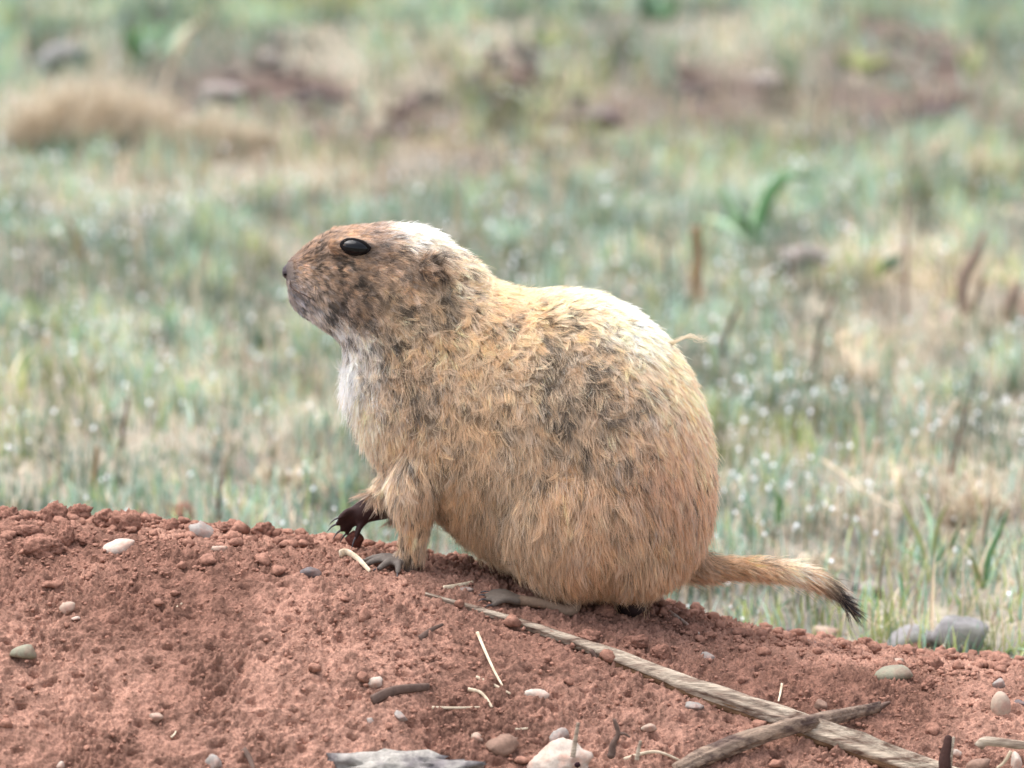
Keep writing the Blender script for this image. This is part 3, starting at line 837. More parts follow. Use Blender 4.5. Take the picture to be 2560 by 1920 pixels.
m_fur = bpy.data.materials.new('prairie_dog_fur'); m_fur.use_nodes = True
n, l = m_fur.node_tree.nodes, m_fur.node_tree.links
n.clear()
at = n.new('ShaderNodeAttribute'); at.attribute_name = 'col'
df = n.new('ShaderNodeBsdfDiffuse'); tr = n.new('ShaderNodeBsdfTranslucent'); gl = n.new('ShaderNodeBsdfGlossy')
gl.inputs['Roughness'].default_value = 0.45; gl.inputs['Color'].default_value = (1, 1, 1, 1)
m1 = n.new('ShaderNodeMixShader'); m1.inputs['Fac'].default_value = 0.42
m2 = n.new('ShaderNodeMixShader'); m2.inputs['Fac'].default_value = 0.035
ou = n.new('ShaderNodeOutputMaterial')
l.new(at.outputs['Color'], df.inputs['Color']); l.new(at.outputs['Color'], tr.inputs['Color'])
l.new(df.outputs['BSDF'], m1.inputs[1]); l.new(tr.outputs['BSDF'], m1.inputs[2])
l.new(m1.outputs['Shader'], m2.inputs[1]); l.new(gl.outputs['BSDF'], m2.inputs[2]); l.new(m2.outputs['Shader'], ou.inputs['Surface'])

body = child('body', body_me, m_skin, dog)
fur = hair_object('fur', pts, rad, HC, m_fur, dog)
fur['kind'] = 'stuff'

# whiskers and the stray wisps
def strands(lst, r0, col):
    pp, rr = [], []
    for a in lst:
        q, _ = resample(np.array(a), np.ones(len(a)), 10); pp.append(q); rr.append(np.linspace(r0, r0 * 0.35, 10))
    c = np.ones((len(pp), 10, 4), np.float32); c[..., :3] = col
    return np.array(pp), np.array(rr), c
wl_ = []
for s in (-1, 1):
    for i_ in range(6):
        q = (772 + 9 * (i_ % 3), 700 + 13 * (i_ // 3))
        h, n_ = hit(*q)
        e1 = A(800 + fr.uniform(-20, 20), 745 + 22 * (i_ // 3), -95 - fr.uniform(0, 20)); e2 = A(835 + fr.uniform(-30, 45), 800 + 32 * (i_ // 3) + fr.uniform(-10, 30), -140 - fr.uniform(0, 30))
        w_ = np.array([h, e1, e2])
        wl_.append(flip(w_) if s > 0 else w_)
a_, b_, c_ = strands(wl_, 0.00008, (0.10, 0.08, 0.07))
hair_object('whiskers', a_, b_, c_, m_fur, dog)['kind'] = 'stuff'
wis = []
for i_ in range(26):
    s0, _ = hit(1672 + fr.uniform(-8, 8), 862 + fr.uniform(-8, 8))
    j = lambda s: fr.normal(0, s)
    wis.append([s0, A(1706 + j(3), 842 + j(3), -20 + j(6)), A(1730 + j(4), 838 + j(4), -25 + j(8)), A(1746 + j(8), 842 + j(5), -30 + j(8)), A(1760 + j(13), 840 + j(7), -30 + j(10))])
a_, b_, c_ = strands(wis, 0.00014, srgb(214, 200, 176))
hair_object('loose_tuft', a_, b_, c_, m_fur, dog)['kind'] = 'stuff'

# ------------------------------------------------------------------ STONES, CLODS, STICKS AND STRAW ON THE MOUND
m_p_grey = mat('stone_grey', srgb(138, 132, 126), 0.75, 0.3, 0.25, 350, 0.25, second=srgb(146, 120, 110), thresh=(0.42, 0.7))
m_p_green = mat('stone_grey_green', srgb(122, 118, 100), 0.7, 0.35, 0.25, 350, 0.25, second=srgb(120, 96, 82), thresh=(0.45, 0.75))
m_p_dark = mat('stone_dark', srgb(92, 84, 84), 0.7, 0.35, 0.25, 400, 0.25, second=srgb(112, 86, 78), thresh=(0.45, 0.75))
m_p_white = mat('stone_white', srgb(176, 162, 150), 0.85, 0.2, 0.2, 300, 0.35, second=srgb(176, 140, 124), thresh=(0.45, 0.72))
m_p_tan = mat('stone_tan', srgb(160, 142, 126), 0.75, 0.3, 0.2, 350, 0.25, second=srgb(152, 116, 102), thresh=(0.42, 0.7))
m_p_brown = mat('stone_brown', srgb(124, 98, 84), 0.8, 0.3, 0.3, 350, 0.3)
m_clod = mat('soil_clod_red', srgb(166, 122, 105, 0.82), 0.95, 0.1, 0.5, 520, 1.0, second=srgb(136, 98, 84, 0.78), thresh=(0.4, 0.7))

def stone(name, px, py, w, h, m, label, cat, group=None, tilt=0.0, seed=None, rough=0.24, depth=0.8, bury=0.46, ang=0.8, ic=ICO3, turn=0.0, freq=1.5):
    """w, h: size in photo pixels; rests on the ground met at the pixel of its middle"""
    g = G(px, py + h * 0.22)
    sc = np.linalg.norm(g - CAM) * KPX
    a, b = w * sc / 2, h * sc / 2
    seed = seed if seed is not None else int(px * 7 + py)
    v, f = lump((a, max(a, b) * depth * 0.8 + b * 0.2, b * 1.12), seed, rough, freq, ic, ang)
    c, s = math.cos(tilt), math.sin(tilt)
    v = np.stack([v[:, 0] * c - v[:, 2] * s, v[:, 1], v[:, 0] * s + v[:, 2] * c], -1)
    if turn:
        c, s = math.cos(turn), math.sin(turn)
        v = np.stack([v[:, 0] * c - v[:, 1] * s, v[:, 0] * s + v[:, 1] * c, v[:, 2]], -1)
    o = link(name, np_mesh(name, v, f, smooth_sh=True), m)
    o.location = (g[0], g[1], g[2] + b * (0.75 - bury))
    return tag(o, label, cat, group)

PEB = 'pebbles lying on the mound'
stone('pebble', 296, 1368, 92, 40, m_p_white, 'white wedge-shaped stone below the crest of the mound', 'pebble', PEB, 0.28, rough=0.12, ang=0.5)
stone('pebble', 500, 1328, 66, 56, m_p_grey, 'round blue-grey stone poking out of the mound crest', 'pebble', PEB, -0.2)
stone('pebble', 548, 1372, 44, 26, m_p_tan, 'small tan pebble just below the blue-grey crest stone', 'pebble', PEB)
stone('pebble', 776, 1432, 62, 34, m_p_dark, 'dark grey oval pebble in front of the lifted paw', 'pebble', PEB, 0.08)
stone('pebble', 62, 1628, 78, 40, m_p_green, 'smooth grey-green pebble alone near the lower corner', 'pebble', PEB, 0.12, rough=0.06)
stone('pebble', 166, 1518, 44, 28, m_p_tan, 'pale brown wedge pebble above the grey-green pebble', 'pebble', PEB, 0.5, ang=0.7)
stone('pebble', 190, 1545, 22, 11, m_p_white, 'tiny bright white chip beside the pale brown wedge', 'pebble', PEB)
stone('pebble', 388, 1790, 36, 24, m_p_tan, 'small pale pebble on bare soil low on the mound', 'pebble', PEB)
stone('pebble', 536, 1904, 48, 34, m_p_grey, 'grey pebble with pale top near the lower picture edge', 'pebble', PEB)
stone('pebble', 152, 1912, 26, 22, m_p_white, 'little white bead-like pebble at the lower picture edge', 'pebble', PEB)
stone('pebble', 2230, 1682, 116, 44, m_p_green, 'long grey-green pebble with a blunt end on the slope', 'pebble', PEB, 0.1, rough=0.06, ang=0.55)
stone('pebble', 2240, 1655, 52, 22, m_p_tan, 'pinkish pebble tucked behind the long grey-green one', 'pebble', PEB)
stone('pebble', 2502, 1762, 50, 74, m_p_tan, 'upright egg-shaped beige pebble', 'pebble', PEB, 0.05, rough=0.04, ang=0.1, depth=0.62)
stone('pebble', 2496, 1708, 36, 26, m_p_grey, 'small grey pebble right above the egg-shaped one', 'pebble', PEB)
stone('pebble', 2548, 1758, 46, 20, m_p_dark, 'flat dark sliver pebble beside the egg-shaped one', 'pebble', PEB, -0.3)
stone('pebble', 1768, 1640, 38, 22, m_p_grey, 'small grey oblong pebble above the long stick', 'pebble', PEB, -0.25)
stone('pebble', 1964, 1578, 36, 24, m_p_dark, 'dark grey pebble on the crest below the tail', 'pebble', PEB)
stone('pebble', 2066, 1580, 84, 36, m_p_tan, 'pale dome of a half-buried stone below the tail tip', 'pebble', PEB, -0.1)
stone('pebble', 2022, 1606, 36, 20, m_p_dark, 'small dark pebble under the half-buried pale dome', 'pebble', PEB, -0.25)
stone('pebble', 2052, 1762, 40, 34, m_p_brown, 'round brown pebble just above the crossing sticks', 'pebble', PEB)
stone('pebble', 1652, 1496, 44, 26, m_p_brown, 'brown pebble on the crest behind the rump', 'pebble', PEB)
stone('pebble', 1164, 1474, 44, 18, m_p_grey, 'grey chip under a pale straw below the belly', 'pebble', PEB)
stone('pebble', 1426, 1512, 36, 24, m_p_tan, 'pinkish pebble at the edge of the belly fur', 'pebble', PEB)
stone('pebble', 1622, 1820, 40, 22, m_p_tan, 'yellowish pebble below the long stick', 'pebble', PEB)
stone('pebble', 936, 1706, 46, 30, m_p_white, 'pinkish white triangular chip in the middle of the slope', 'pebble', PEB, 0.2, ang=0.9)
stone('pebble', 1340, 1736, 72, 34, m_p_white, 'flat shiny whitish flake beside the long stick', 'pebble', PEB, -0.3, ang=0.6, depth=0.5)
stone('pebble', 1002, 1790, 42, 22, m_p_grey, 'elongated light grey pebble under the dark bark flake', 'pebble', PEB, -0.5)
stone('pebble', 926, 1802, 22, 18, m_p_grey, 'tiny light grey pebble beside the elongated grey one', 'pebble', PEB)
stone('pebble', 1192, 1842, 36, 26, m_p_tan, 'tan pebble above the grey stone slab', 'pebble', PEB, -0.4)
stone('pebble', 1735, 1765, 52, 24, m_p_grey, 'grey pebble wedged under the long stick', 'pebble', PEB, -0.1)
stone('pebble', 2392, 1882, 26, 22, m_p_white, 'white pebble beside the upright charred stub', 'pebble', PEB)
m_slab = mat('slab_grey', srgb(146, 141, 134), 0.9, 0.15, 0.45, 160, 1.0, second=srgb(110, 104, 104), thresh=(0.45, 0.65))
stone('stone_slab', 1000, 1918, 380, 80, m_slab, 'broad grey weathered stone slab at the lower picture edge', 'stone', None, 0.02, seed=8, rough=0.34, depth=0.5, ang=0.7, ic=ICO4, freq=2.4)
stone('stone', 1395, 1838, 66, 36, m_p_grey, 'rounded grey stone behind the white bone-like stone', 'stone', None, 0.1)
stone('stone', 1255, 1862, 96, 52, m_p_brown, 'brown lumpy stone beside the white bone-like stone', 'stone', None, 0.25, rough=0.25, ang=0.6)
ws = stone('stone', 1395, 1905, 168, 100, m_p_white, 'white bone-like rounded stone with a small dark hole', 'stone', None, 0.0, seed=21, rough=0.2, ang=0.6, ic=ICO4)
hv, hf = lump((0.0022, 0.0012, 0.0020), 3, 0.15, 2, ICO2)
hm = np_mesh('hole', hv, hf, smooth_sh=True)
ho = link('hole', hm, mat('hole_dark', srgb(46, 30, 34), 0.9, 0.1, 0.2, 300), ws); ho.location = (0.013, -0.0165, 0.004)

CL = 'rough soil clods heaped on the mound crest'
for (px, py, w, h, lab) in (
    (18, 1290, 62, 42, 'dark red soil clod at the far end of the mound crest'),
    (132, 1292, 66, 58, 'largest dark red clod topping the mound crest'),
    (196, 1290, 62, 48, 'red clod leaning against the largest crest clod'),
    (166, 1345, 48, 62, 'upright soil clod under the largest crest clod'),
    (64, 1330, 70, 34, 'flat soil clod under the end of the crest'),
    (262, 1302, 60, 44, 'hollowed soil clod above the white wedge stone'),
    (316, 1312, 78, 62, 'broad pale red clod just above the white wedge stone'),
    (210, 1350, 62, 28, 'thin flake of soil between the crest clods'),
    (100, 1372, 96, 56, 'blocky mauve clod low under the crest'),
    (352, 1296, 46, 32, 'small clod between the pale red clod and the knobbly one'),
    (452, 1286, 66, 54, 'knobbly pink clod standing up beside the blue-grey stone'),
    (425, 1318, 48, 34, 'dark clod under the knobbly pink clod'),
    (580, 1322, 70, 34, 'long low clod behind the blue-grey stone'),
    (660, 1330, 52, 46, 'dark pointed clod on the crest before the lifted paw'),
    (760, 1352, 46, 30, 'small flat clod nearest the lifted paw'),
    (978, 1344, 24, 18, 'tiny clod seen between the forelegs'),
    (2284, 1618, 70, 40, 'bright red clod in front of the grey background rocks'),
    (2160, 1612, 46, 38, 'dark red clod on the crest beyond the tail tip'),
    (2330, 1660, 52, 40, 'brown clod above the end of the long grey-green pebble'),
    (1512, 1525, 54, 36, 'red clod at the hind foot'),
    (1735, 1575, 44, 30, 'dark hollowed clod below the tail root'),
    (1470, 1590, 66, 36, 'pale red clod between the haunch and the long stick'),
    (1590, 1605, 60, 36, 'soft tan-red clod above the middle of the long stick'),
    (1655, 1632, 58, 48, 'square red clod touching the long stick from above'),
    (2320, 1710, 34, 34, 'dark round clod below the long grey-green pebble')):
    stone('soil_clod', px, py, w, h, m_clod, lab, 'soil clod', CL, rough=0.36, ang=0.35, freq=1.9, bury=(0.2 if px < 700 else 0.4), ic=ICO4)

def ground_line(pts, lift):
    return np.array([G(a, b) + np.array([0, 0, lift]) for a, b in pts])

m_cross = mat('weathered_brown_stick', srgb(142, 122, 106), 0.85, 0.2, 0.4, 70, 0.9, second=srgb(84, 68, 62), stretch=(1, 7, 7), thresh=(0.4, 0.62))
m_stick = mat('weathered_stick', srgb(180, 164, 146), 0.85, 0.2, 0.45, 90, 1.0, second=srgb(106, 84, 72), stretch=(1, 7, 7), thresh=(0.42, 0.68))
m_bark = mat('stick_bark', srgb(128, 100, 76), 0.9, 0.15, 0.4, 80, 0.8, second=srgb(82, 58, 42), stretch=(1, 6, 6))
m_straw = mat('dry_straw', srgb(200, 184, 160), 0.7, 0.25, 0.25, 300, 0.3, second=srgb(166, 144, 120), thresh=(0.45, 0.75))
m_twig = mat('dark_twig', srgb(94, 76, 68), 0.85, 0.2, 0.35, 200, 0.4)

def stick(name, path, rads, label, m, lifts=None, cat='stick', group=None, seg=14, n=60, rough=0.14, seed=1, flat=0.85, extra=None, grooves=False):
    g = [G(a, b) for a, b in path]
    lifts = lifts or [0.4] * len(path)
    sc = np.linalg.norm(g[0] - CAM) * KPX
    pts = np.array([q + np.array([0, 0, r * sc * k]) for q, r, k in zip(g, rads, lifts)])
    root = empty(name, tuple(pts[len(pts) // 2]))
    v, f = tube(pts, np.array(rads) * sc, 28, n, flat=flat, rough=rough * 0.4, seed=seed, grain=0.34, round_caps=False)
    o = child('shaft', np_mesh('shaft', v, f, smooth_sh=True), m, root)
    if extra: extra(root, pts, sc)
    return tag(root, label, cat, group)

def split_bark(root, pts, sc):
    # the lower lip of split bark along the thick half, a stub of side twig and a broken sliver at the step
    P2, R2 = resample(pts[2:], np.ones(len(pts) - 2), 40)
    R2 = np.interp(np.linspace(0, 1, 40), [0, .1, .5, 1], [7, 13, 17, 20]) * sc
    v, f = tube(P2 + np.array([0, -0.0030, -0.0052]), R2, 10, None, flat=0.6, rough=0.25, seed=9)
    child('bark', np_mesh('bark', v, f, smooth_sh=True), m_bark, root)
    q = pts[2]
    v, f = tube(np.array([q + [-0.004, -0.003, -0.001], q + [-0.001, -0.004, -0.006], q + [-0.0015, -0.005, -0.011]]), np.array([7, 5, 2]) * sc, 8, 10)
    child('broken_stub', np_mesh('broken_stub', v, f, smooth_sh=True), m_twig, root)

stick('stick', [(1062, 1486), (1250, 1545), (1495, 1634), (1700, 1722), (1900, 1794), (2110, 1870), (2420, 1985)], [6, 9, 16, 22, 24, 26, 29],
      'long pale weathered stick running down the slope, split bark below', m_stick, [0.0, 0.5, 0.7, 0.9, 0.9, 0.9, 0.9], extra=split_bark, n=90)
def cross_extra(root, pts, sc):
    q = pts[-1]
    v, f = tube(np.array([q, q + [0.006, 0, 0.003]]), np.array([9, 4]) * sc, 8, 6, rough=0.3)
    child('frayed_tip', np_mesh('frayed_tip', v, f, smooth_sh=True), m_twig, root)
stick('stick', [(1690, 1950), (1800, 1905), (1960, 1872), (2080, 1832), (2200, 1784)], [22, 22, 20, 17, 11],
      'shorter grey-brown stick lying across the long pale one', m_cross, [1.0, 1.3, 2.6, 2.2, 1.6], extra=cross_extra, n=50, seed=4, rough=0.3, flat=0.75)

def thin(name, path, r, label, m=None, cat='straw', group='straws and chips on the mound', lift=None, rad_end=0.6, flat=0.45, Y=None):
    m = m or m_straw
    g = [G(a, b) for a, b in path] if Y is None else [P(a, b, Y) for a, b in path]
    sc = np.linalg.norm(g[0] - CAM) * KPX
    pts = np.array([q + np.array([0, 0, r * sc * 0.8 + (lift[i] if lift else 0)]) for i, q in enumerate(g)])
    rr = np.linspace(r, r * rad_end, len(pts)) * sc
    v, f = tube(pts, rr, 8, max(10, 6 * len(pts)), flat=flat, rough=0.05, seed=int(path[0][0]), round_caps=False)
    c = pts[0].copy(); v = v - c
    o = link(name, np_mesh(name, v, f, smooth_sh=True), m, None, tuple(c))
    return tag(o, label, cat, group)

thin('straw', [(1193, 1598), (1212, 1640), (1236, 1685), (1256, 1718)], 4.5, 'straight cream straw pointing up the middle of the slope', lift=[0.004, 0.003, 0.001, 0])
thin('straw', [(1190, 1696), (1235, 1716), (1276, 1738)], 4.5, 'tan straw touching the foot of the cream straw')
thin('straw', [(1170, 1727), (1204, 1744), (1230, 1772)], 5, 'bent pale straw below the tan straw', lift=[0, 0.002, 0])
thin('straw', [(1080, 1772), (1140, 1773), (1200, 1771)], 4, 'yellow straw lying level next to the dark bark flake')
thin('straw_chip', [(850, 1398), (866, 1396), (892, 1410), (924, 1436)], 11, 'curved yellowish chip in front of the standing forepaw', lift=[0.001, 0.002, 0.002, 0], flat=0.3, rad_end=0.5)
thin('straw_chip', [(1108, 1476), (1145, 1470), (1182, 1462)], 7, 'short cream straw chip below the belly', rad_end=0.8)
thin('straw', [(1560, 1902), (1640, 1898), (1720, 1916)], 5, 'yellow curved straw along the lower picture edge', lift=[0, 0.004, 0])
thin('straw', [(1955, 1722), (1951, 1738), (1946, 1756)], 3.5, 'tiny upright straw above the crossing sticks', lift=[0.003, 0.001, 0])
thin('straw', [(1270, 1826), (1296, 1826), (1320, 1824)], 4, 'short straw behind the white bone-like stone')
thin('straw', [(428, 1846), (436, 1838), (440, 1830)], 3, 'tiny straw splinter low on the bare slope')
thin('straw', [(438, 1525), (448, 1516), (456, 1510)], 3, 'tiny straw splinter high on the bare slope')
thin('feather_shaft', [(1672, 1536), (1705, 1558), (1748, 1590)], 7, 'whitish papery strip pointing down below the tail root', m_p_white, 'strip', None, rad_end=0.5)
thin('twig', [(2114, 1588), (2132, 1608), (2150, 1628)], 5, 'short whitish twig below the tail tip', m_stick, 'twig', None)
thin('bark_flake', [(930, 1762), (985, 1745), (1040, 1738), (1072, 1728)], 14, 'dark brown bark flake with a grey edge on the slope', m_twig, 'bark', None, lift=[0, 0.002, 0.002, 0], rad_end=0.7, flat=0.4)
thin('bark_flake', [(1050, 1604), (1078, 1582), (1108, 1568)], 9, 'small brown leaf scrap above the cream straw', m_twig, 'bark', None, rad_end=0.4, flat=0.4)
thin('twig', [(608, 1880), (622, 1900), (634, 1930)], 9, 'dark twig stub cut off by the lower picture edge', m_twig, 'twig', None)
thin('twig', [(1432, 1898), (1438, 1858), (1446, 1812)], 7, 'thin upright twig in front of the white bone-like stone', m_stick, 'twig', None, Y=-0.27)
thin('twig', [(1592, 1905), (1596, 1880), (1602, 1856)], 6, 'short upright twig beside the yellow curved straw', m_stick, 'twig', None, Y=-0.26)
tw = empty('forked_twig', tuple(G(1530, 1885)))
for pth, r in (([(1528, 1888), (1532, 1862), (1545, 1834), (1535, 1800)], 10), ([(1543, 1836), (1560, 1834), (1574, 1842)], 5)):
    pq = [P(a, b, -0.235) for a, b in pth]
    v, f = tube(np.array(pq), np.linspace(r, r * 0.4, len(pq)) * MM, 8, 20, rough=0.2)
    child('branch', np_mesh('branch', v, f, smooth_sh=True), m_twig, tw)
tag(tw, 'dark crooked twig standing up with a side fork', 'twig')
st = empty('charred_stub', tuple(G(2365, 1912)))
pq = np.array([P(2360, 1940, -0.235), P(2362, 1900, -0.235), P(2370, 1846, -0.232)])
v, f = tube(pq, np.array([17, 15, 9]) * MM, 10, 16, rough=0.2); child('core', np_mesh('core', v, f, smooth_sh=True), mat('charred', srgb(60, 40, 36), 0.9, 0.2, 0.3, 200, 0.4), st)
v, f = tube(pq + np.array([0.0036, 0.001, 0.0]), np.array([6, 6, 4]) * MM, 8, 12, rough=0.2); child('pale_edge', np_mesh('pale_edge', v, f, smooth_sh=True), m_stick, st)
tag(st, 'upright dark charred stub with one pale edge', 'stub')
thin('bark_curl', [(2446, 1878), (2462, 1864), (2500, 1866), (2545, 1872), (2590, 1874)], 13, 'pale curled bark strip at the lower corner', m_stick, 'bark', None, Y=-0.235, rad_end=0.8)
thin('straw', [(2528, 1882), (2510, 1910), (2492, 1924)], 5, 'yellow straw hanging under the pale bark curl', Y=-0.24)
stone('stone', 2440, 1916, 80, 44, m_p_brown, 'dark brown stone under the pale bark curl', 'stone', None, 0.2, rough=0.2, ang=0.6)
stone('pebble', 2540, 1905, 30, 54, m_p_white, 'upright white splinter under the pale bark curl', 'pebble', PEB, 0.15, rough=0.1)

# ------------------------------------------------------------------ THE MEADOW BEHIND
m_grass = mat('grass_blades', rough=0.38, spec=0.5, var=0.12, scale=120, attr='col', translucent=0.3)
def blades(n, rg, pos, length, width, lean, col_base, col_tip, K=4):
    """ribbon blades, K+1 centre points, pointed; all arrays of length n"""
    az = rg.uniform(0, 2 * np.pi, n)
    fdir = rg.uniform(0, 2 * np.pi, n)
    d = np.stack([np.cos(az), np.sin(az), np.zeros(n)], -1)
    s = np.stack([np.cos(fdir), np.sin(fdir), np.zeros(n)], -1)
    V = np.zeros((n, 2 * K + 1, 3), np.float32); C = np.zeros((n, 2 * K + 1, 3), np.float32)
    for k in range(K + 1):
        t = k / K
        c = pos + d * (lean * length * t ** 1.8)[:, None] + np.array([0, 0, 1.0]) * (length * (t - 0.42 * np.minimum(lean, 1.4) * t ** 2.2))[:, None]
        w = width * (1 - t ** 1.6) * 0.5
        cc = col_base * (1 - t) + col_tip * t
        if k < K:
            V[:, 2 * k] = c - s * w[:, None]; V[:, 2 * k + 1] = c + s * w[:, None]
            C[:, 2 * k] = cc; C[:, 2 * k + 1] = cc
        else:
            V[:, 2 * K] = c; C[:, 2 * K] = cc
    m = 2 * K + 1
    o = (np.arange(n) * m)[:, None]
    q = np.concatenate([o + np.array([[2 * k, 2 * k + 1, 2 * k + 3, 2 * k + 2]]) for k in range(K - 1)], 0)
    t = o + np.array([[2 * K - 2, 2 * K - 1, 2 * K]])
    return V.reshape(-1, 3), [q, t], C.reshape(-1, 3), V[:, 2 * K].copy()

mr_ = np.random.default_rng(77)
spots = ground_spots
DRY = spots([(300, 290, 330, 70), (560, 430, 260, 60), (1150, 420, 300, 60), (1500, 420, 250, 50), (2400, 1250, 220, 110), (2150, 1330, 200, 60), (2100, 930, 220, 90), (2300, 750, 220, 120), (700, 1180, 160, 60), (1900, 300, 420, 90), (2380, 420, 200, 70), (900, 480, 200, 60), (600, 950, 120, 60), (1950, 1440, 220, 40)])
def meadow_points(n, ymin, ymax, pad, rg, power=1.0):
    y = ymin + (ymax - ymin) * rg.uniform(size=n) ** power
    half = 0.40 + 0.066 * y + pad
    x = rg.uniform(-1, 1, n) * half
    return x, y

def not_mound(x, y): return mound_base(x, y) < meadow_z(x, y) + 0.006

N = 235000
x, y = meadow_points(N, 0.1, 5.2, 0.32, mr_, 0.85)
bare = np.maximum(bank_w(x, y), spot_w(x, y, OPEN) * smooth(-0.6, 0.2, fbm(x * 16, y * 8, 0, 71, 2) + 0.3))
dry = np.clip(spot_w(x, y, DRY) * 0.85 + 0.25 * fbm(x * 7, y * 3.5, 0, 62, 3), 0, 1)
thin_ = smooth(-0.55, 0.25, fbm(x * 22, y * 11, 0, 63, 2))
keep = not_mound(x, y) & (mr_.uniform(size=N) < (1 - 0.94 * bare) * (0.5 + 0.5 * thin_))
x, y, bare, dry = x[keep], y[keep], bare[keep], dry[keep]
n_ = len(x)
pos = np.stack([x, y, meadow_z(x, y) - 0.001], -1)
kind = mr_.uniform(size=n_)
isdry = kind < (0.27 + 0.58 * dry + 0.3 * bare)
isyel = (~isdry) & (mr_.uniform(size=n_) < 0.16 + 0.5 * smooth(0.15, 0.6, fbm(x * 5, y * 2.5, 0, 64, 2)))
length = np.where(isdry, mr_.uniform(0.010, 0.030, n_), mr_.uniform(0.010, 0.040, n_)) * (0.95 + 0.5 * fbm(x * 14, y * 7, 0, 65, 2))
width = mr_.uniform(0.0011, 0.0022, n_) * (1 + 0.12 * y)
lean = np.abs(mr_.normal(0.25, 0.35, n_)) + np.where(isdry, mr_.uniform(0, 0.9, n_), 0)
teal = srgb_np(np.array([104, 154, 116])); teal2 = srgb_np(np.array([184, 203, 192])); yel = srgb_np(np.array([172, 182, 112])); straw = srgb_np(np.array([226, 208, 176])); straw2 = srgb_np(np.array([160, 136, 120]))
mixv = mr_.uniform(size=(n_, 1))
cg = teal * (1 - mixv) + teal2 * mixv
cd = straw * (1 - mixv) + straw2 * mixv
ct = np.where(isdry[:, None], cd, np.where(isyel[:, None], yel, cg)) * (mr_.normal(1, 0.2, (n_, 1)).clip(0.4, 1.6) * (1 + 0.65 * fbm(x * 26, y * 10, 0, 67, 3))[:, None].clip(0.28, 1.8))
GK = 1.0
ct = ct * GK
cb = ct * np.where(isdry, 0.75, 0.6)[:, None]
# tall thin dry stalks standing among the blades
ns = 7000
sx, sy = meadow_points(ns, 0.15, 4.6, 0.3, mr_, 0.9)
sk = not_mound(sx, sy) & (mr_.uniform(size=ns) < 0.18 + 0.9 * spot_w(sx, sy, DRY)); sx, sy = sx[sk], sy[sk]; ns = len(sx)
sc_ = (straw * (1 - mr_.uniform(size=(ns, 1))) + straw2 * mr_.uniform(size=(ns, 1))) * mr_.uniform(0.5, 1.25, (ns, 1))
pos = np.vstack([pos, np.stack([sx, sy, meadow_z(sx, sy) - 0.001], -1)]); x = np.concatenate([x, sx]); y = np.concatenate([y, sy])
length = np.concatenate([length, mr_.uniform(0.03, 0.085, ns)]); width = np.concatenate([width, mr_.uniform(0.0014, 0.0028, ns)]); lean = np.concatenate([lean, np.abs(mr_.normal(0.12, 0.25, ns))])
cb = np.vstack([cb, sc_ * 0.7]); ct = np.vstack([ct, sc_]); dry = np.concatenate([dry, np.ones(ns)]); bare = np.concatenate([bare, np.zeros(ns)]); n_ += ns
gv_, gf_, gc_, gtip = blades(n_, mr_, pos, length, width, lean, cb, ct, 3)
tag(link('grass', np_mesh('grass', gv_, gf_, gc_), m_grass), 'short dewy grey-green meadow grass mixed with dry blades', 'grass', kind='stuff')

# dew: beads hanging on the blade tips
m_dew = bpy.data.materials.new('dew'); m_dew.use_nodes = True
b_ = m_dew.node_tree.nodes['Principled BSDF']
b_.inputs['Base Color'].default_value = (0.97, 0.98, 1.0, 1); b_.inputs['Roughness'].default_value = 0.08  # opaque white paints in the sky's glint on clear drops
b_.inputs['Specular IOR Level'].default_value = 1.0; b_.inputs['Transmission Weight'].default_value = 0.0; b_.inputs['IOR'].default_value = 1.33
wet = (0.25 + 0.75 * smooth(-0.2, 0.5, fbm(x * 4, y * 2, 0, 66, 2))) * (1 - 0.8 * dry) * (1 - bare) * smooth(3.4, 1.4, y) + 0.06
pick = np.where((mr_.uniform(size=n_) < 0.05 * wet * smooth(0.15, 0.9, y) + 0.008 * wet))[0]
dv, df_ = ICO1 if False else ico(1)
S = mr_.uniform(0.0005, 0.0018, len(pick)) * (1 + 0.15 * y[pick])
DV = (dv[None] * S[:, None, None] * np.array([1, 1, 1.1]) + gtip[pick][:, None]).reshape(-1, 3)
DF = (df_[None] + (np.arange(len(pick)) * len(dv))[:, None, None]).reshape(-1, 3)
tag(link('dew_drops', np_mesh('dew_drops', DV, DF, smooth_sh=True), m_dew), 'bright dew drops beading on the meadow grass tips', 'dew', kind='stuff')

# ---- single plants, stems and stones in the meadow
def ribbon(pts, widths, side=(1, 0, 0), thick=0.0004, fold=0.25):
    """leaf blade with a folded midrib and real thickness"""
    W = np.asarray(widths, float)
    pts, W = resample(np.array(pts), W, 22)
    t, _, _ = frames(pts)
    s = np.asarray(side, float); s = s[None] - (t @ s)[:, None] * t; s /= np.linalg.norm(s, axis=1)[:, None]
    nn = np.cross(t, s)
    a = pts - s * W[:, None] / 2 + nn * (W * fold)[:, None]; b = pts + s * W[:, None] / 2 + nn * (W * fold)[:, None]
    k = len(pts)
    v = np.vstack([a, pts, b, a - nn * thick, pts - nn * thick, b - nn * thick])
    i = np.arange(k - 1); f = []
    for p, q in ((0, 1), (1, 2)): f.append(np.stack([p * k + i, q * k + i, q * k + i + 1, p * k + i + 1], -1))
    for p, q in ((4, 3), (5, 4)): f.append(np.stack([p * k + i, q * k + i, q * k + i + 1, p * k + i + 1], -1))
    for p, q in ((3, 0), (2, 5)): f.append(np.stack([p * k + i, q * k + i, q * k + i + 1, p * k + i + 1], -1))
    return v, [np.vstack(f)]
def leafmat(name, c): return mat(name, srgb(*c), 0.4, 0.4, 0.2, 90, translucent=0.3)
m_leaf = leafmat('leaf_green', (94, 134, 86)); m_leaf_pale = leafmat('leaf_pale', (172, 198, 164)); m_leaf_yel = leafmat('leaf_yellow_green', (144, 150, 92)); m_leaf_dark = leafmat('leaf_dark_green', (76, 108, 76))
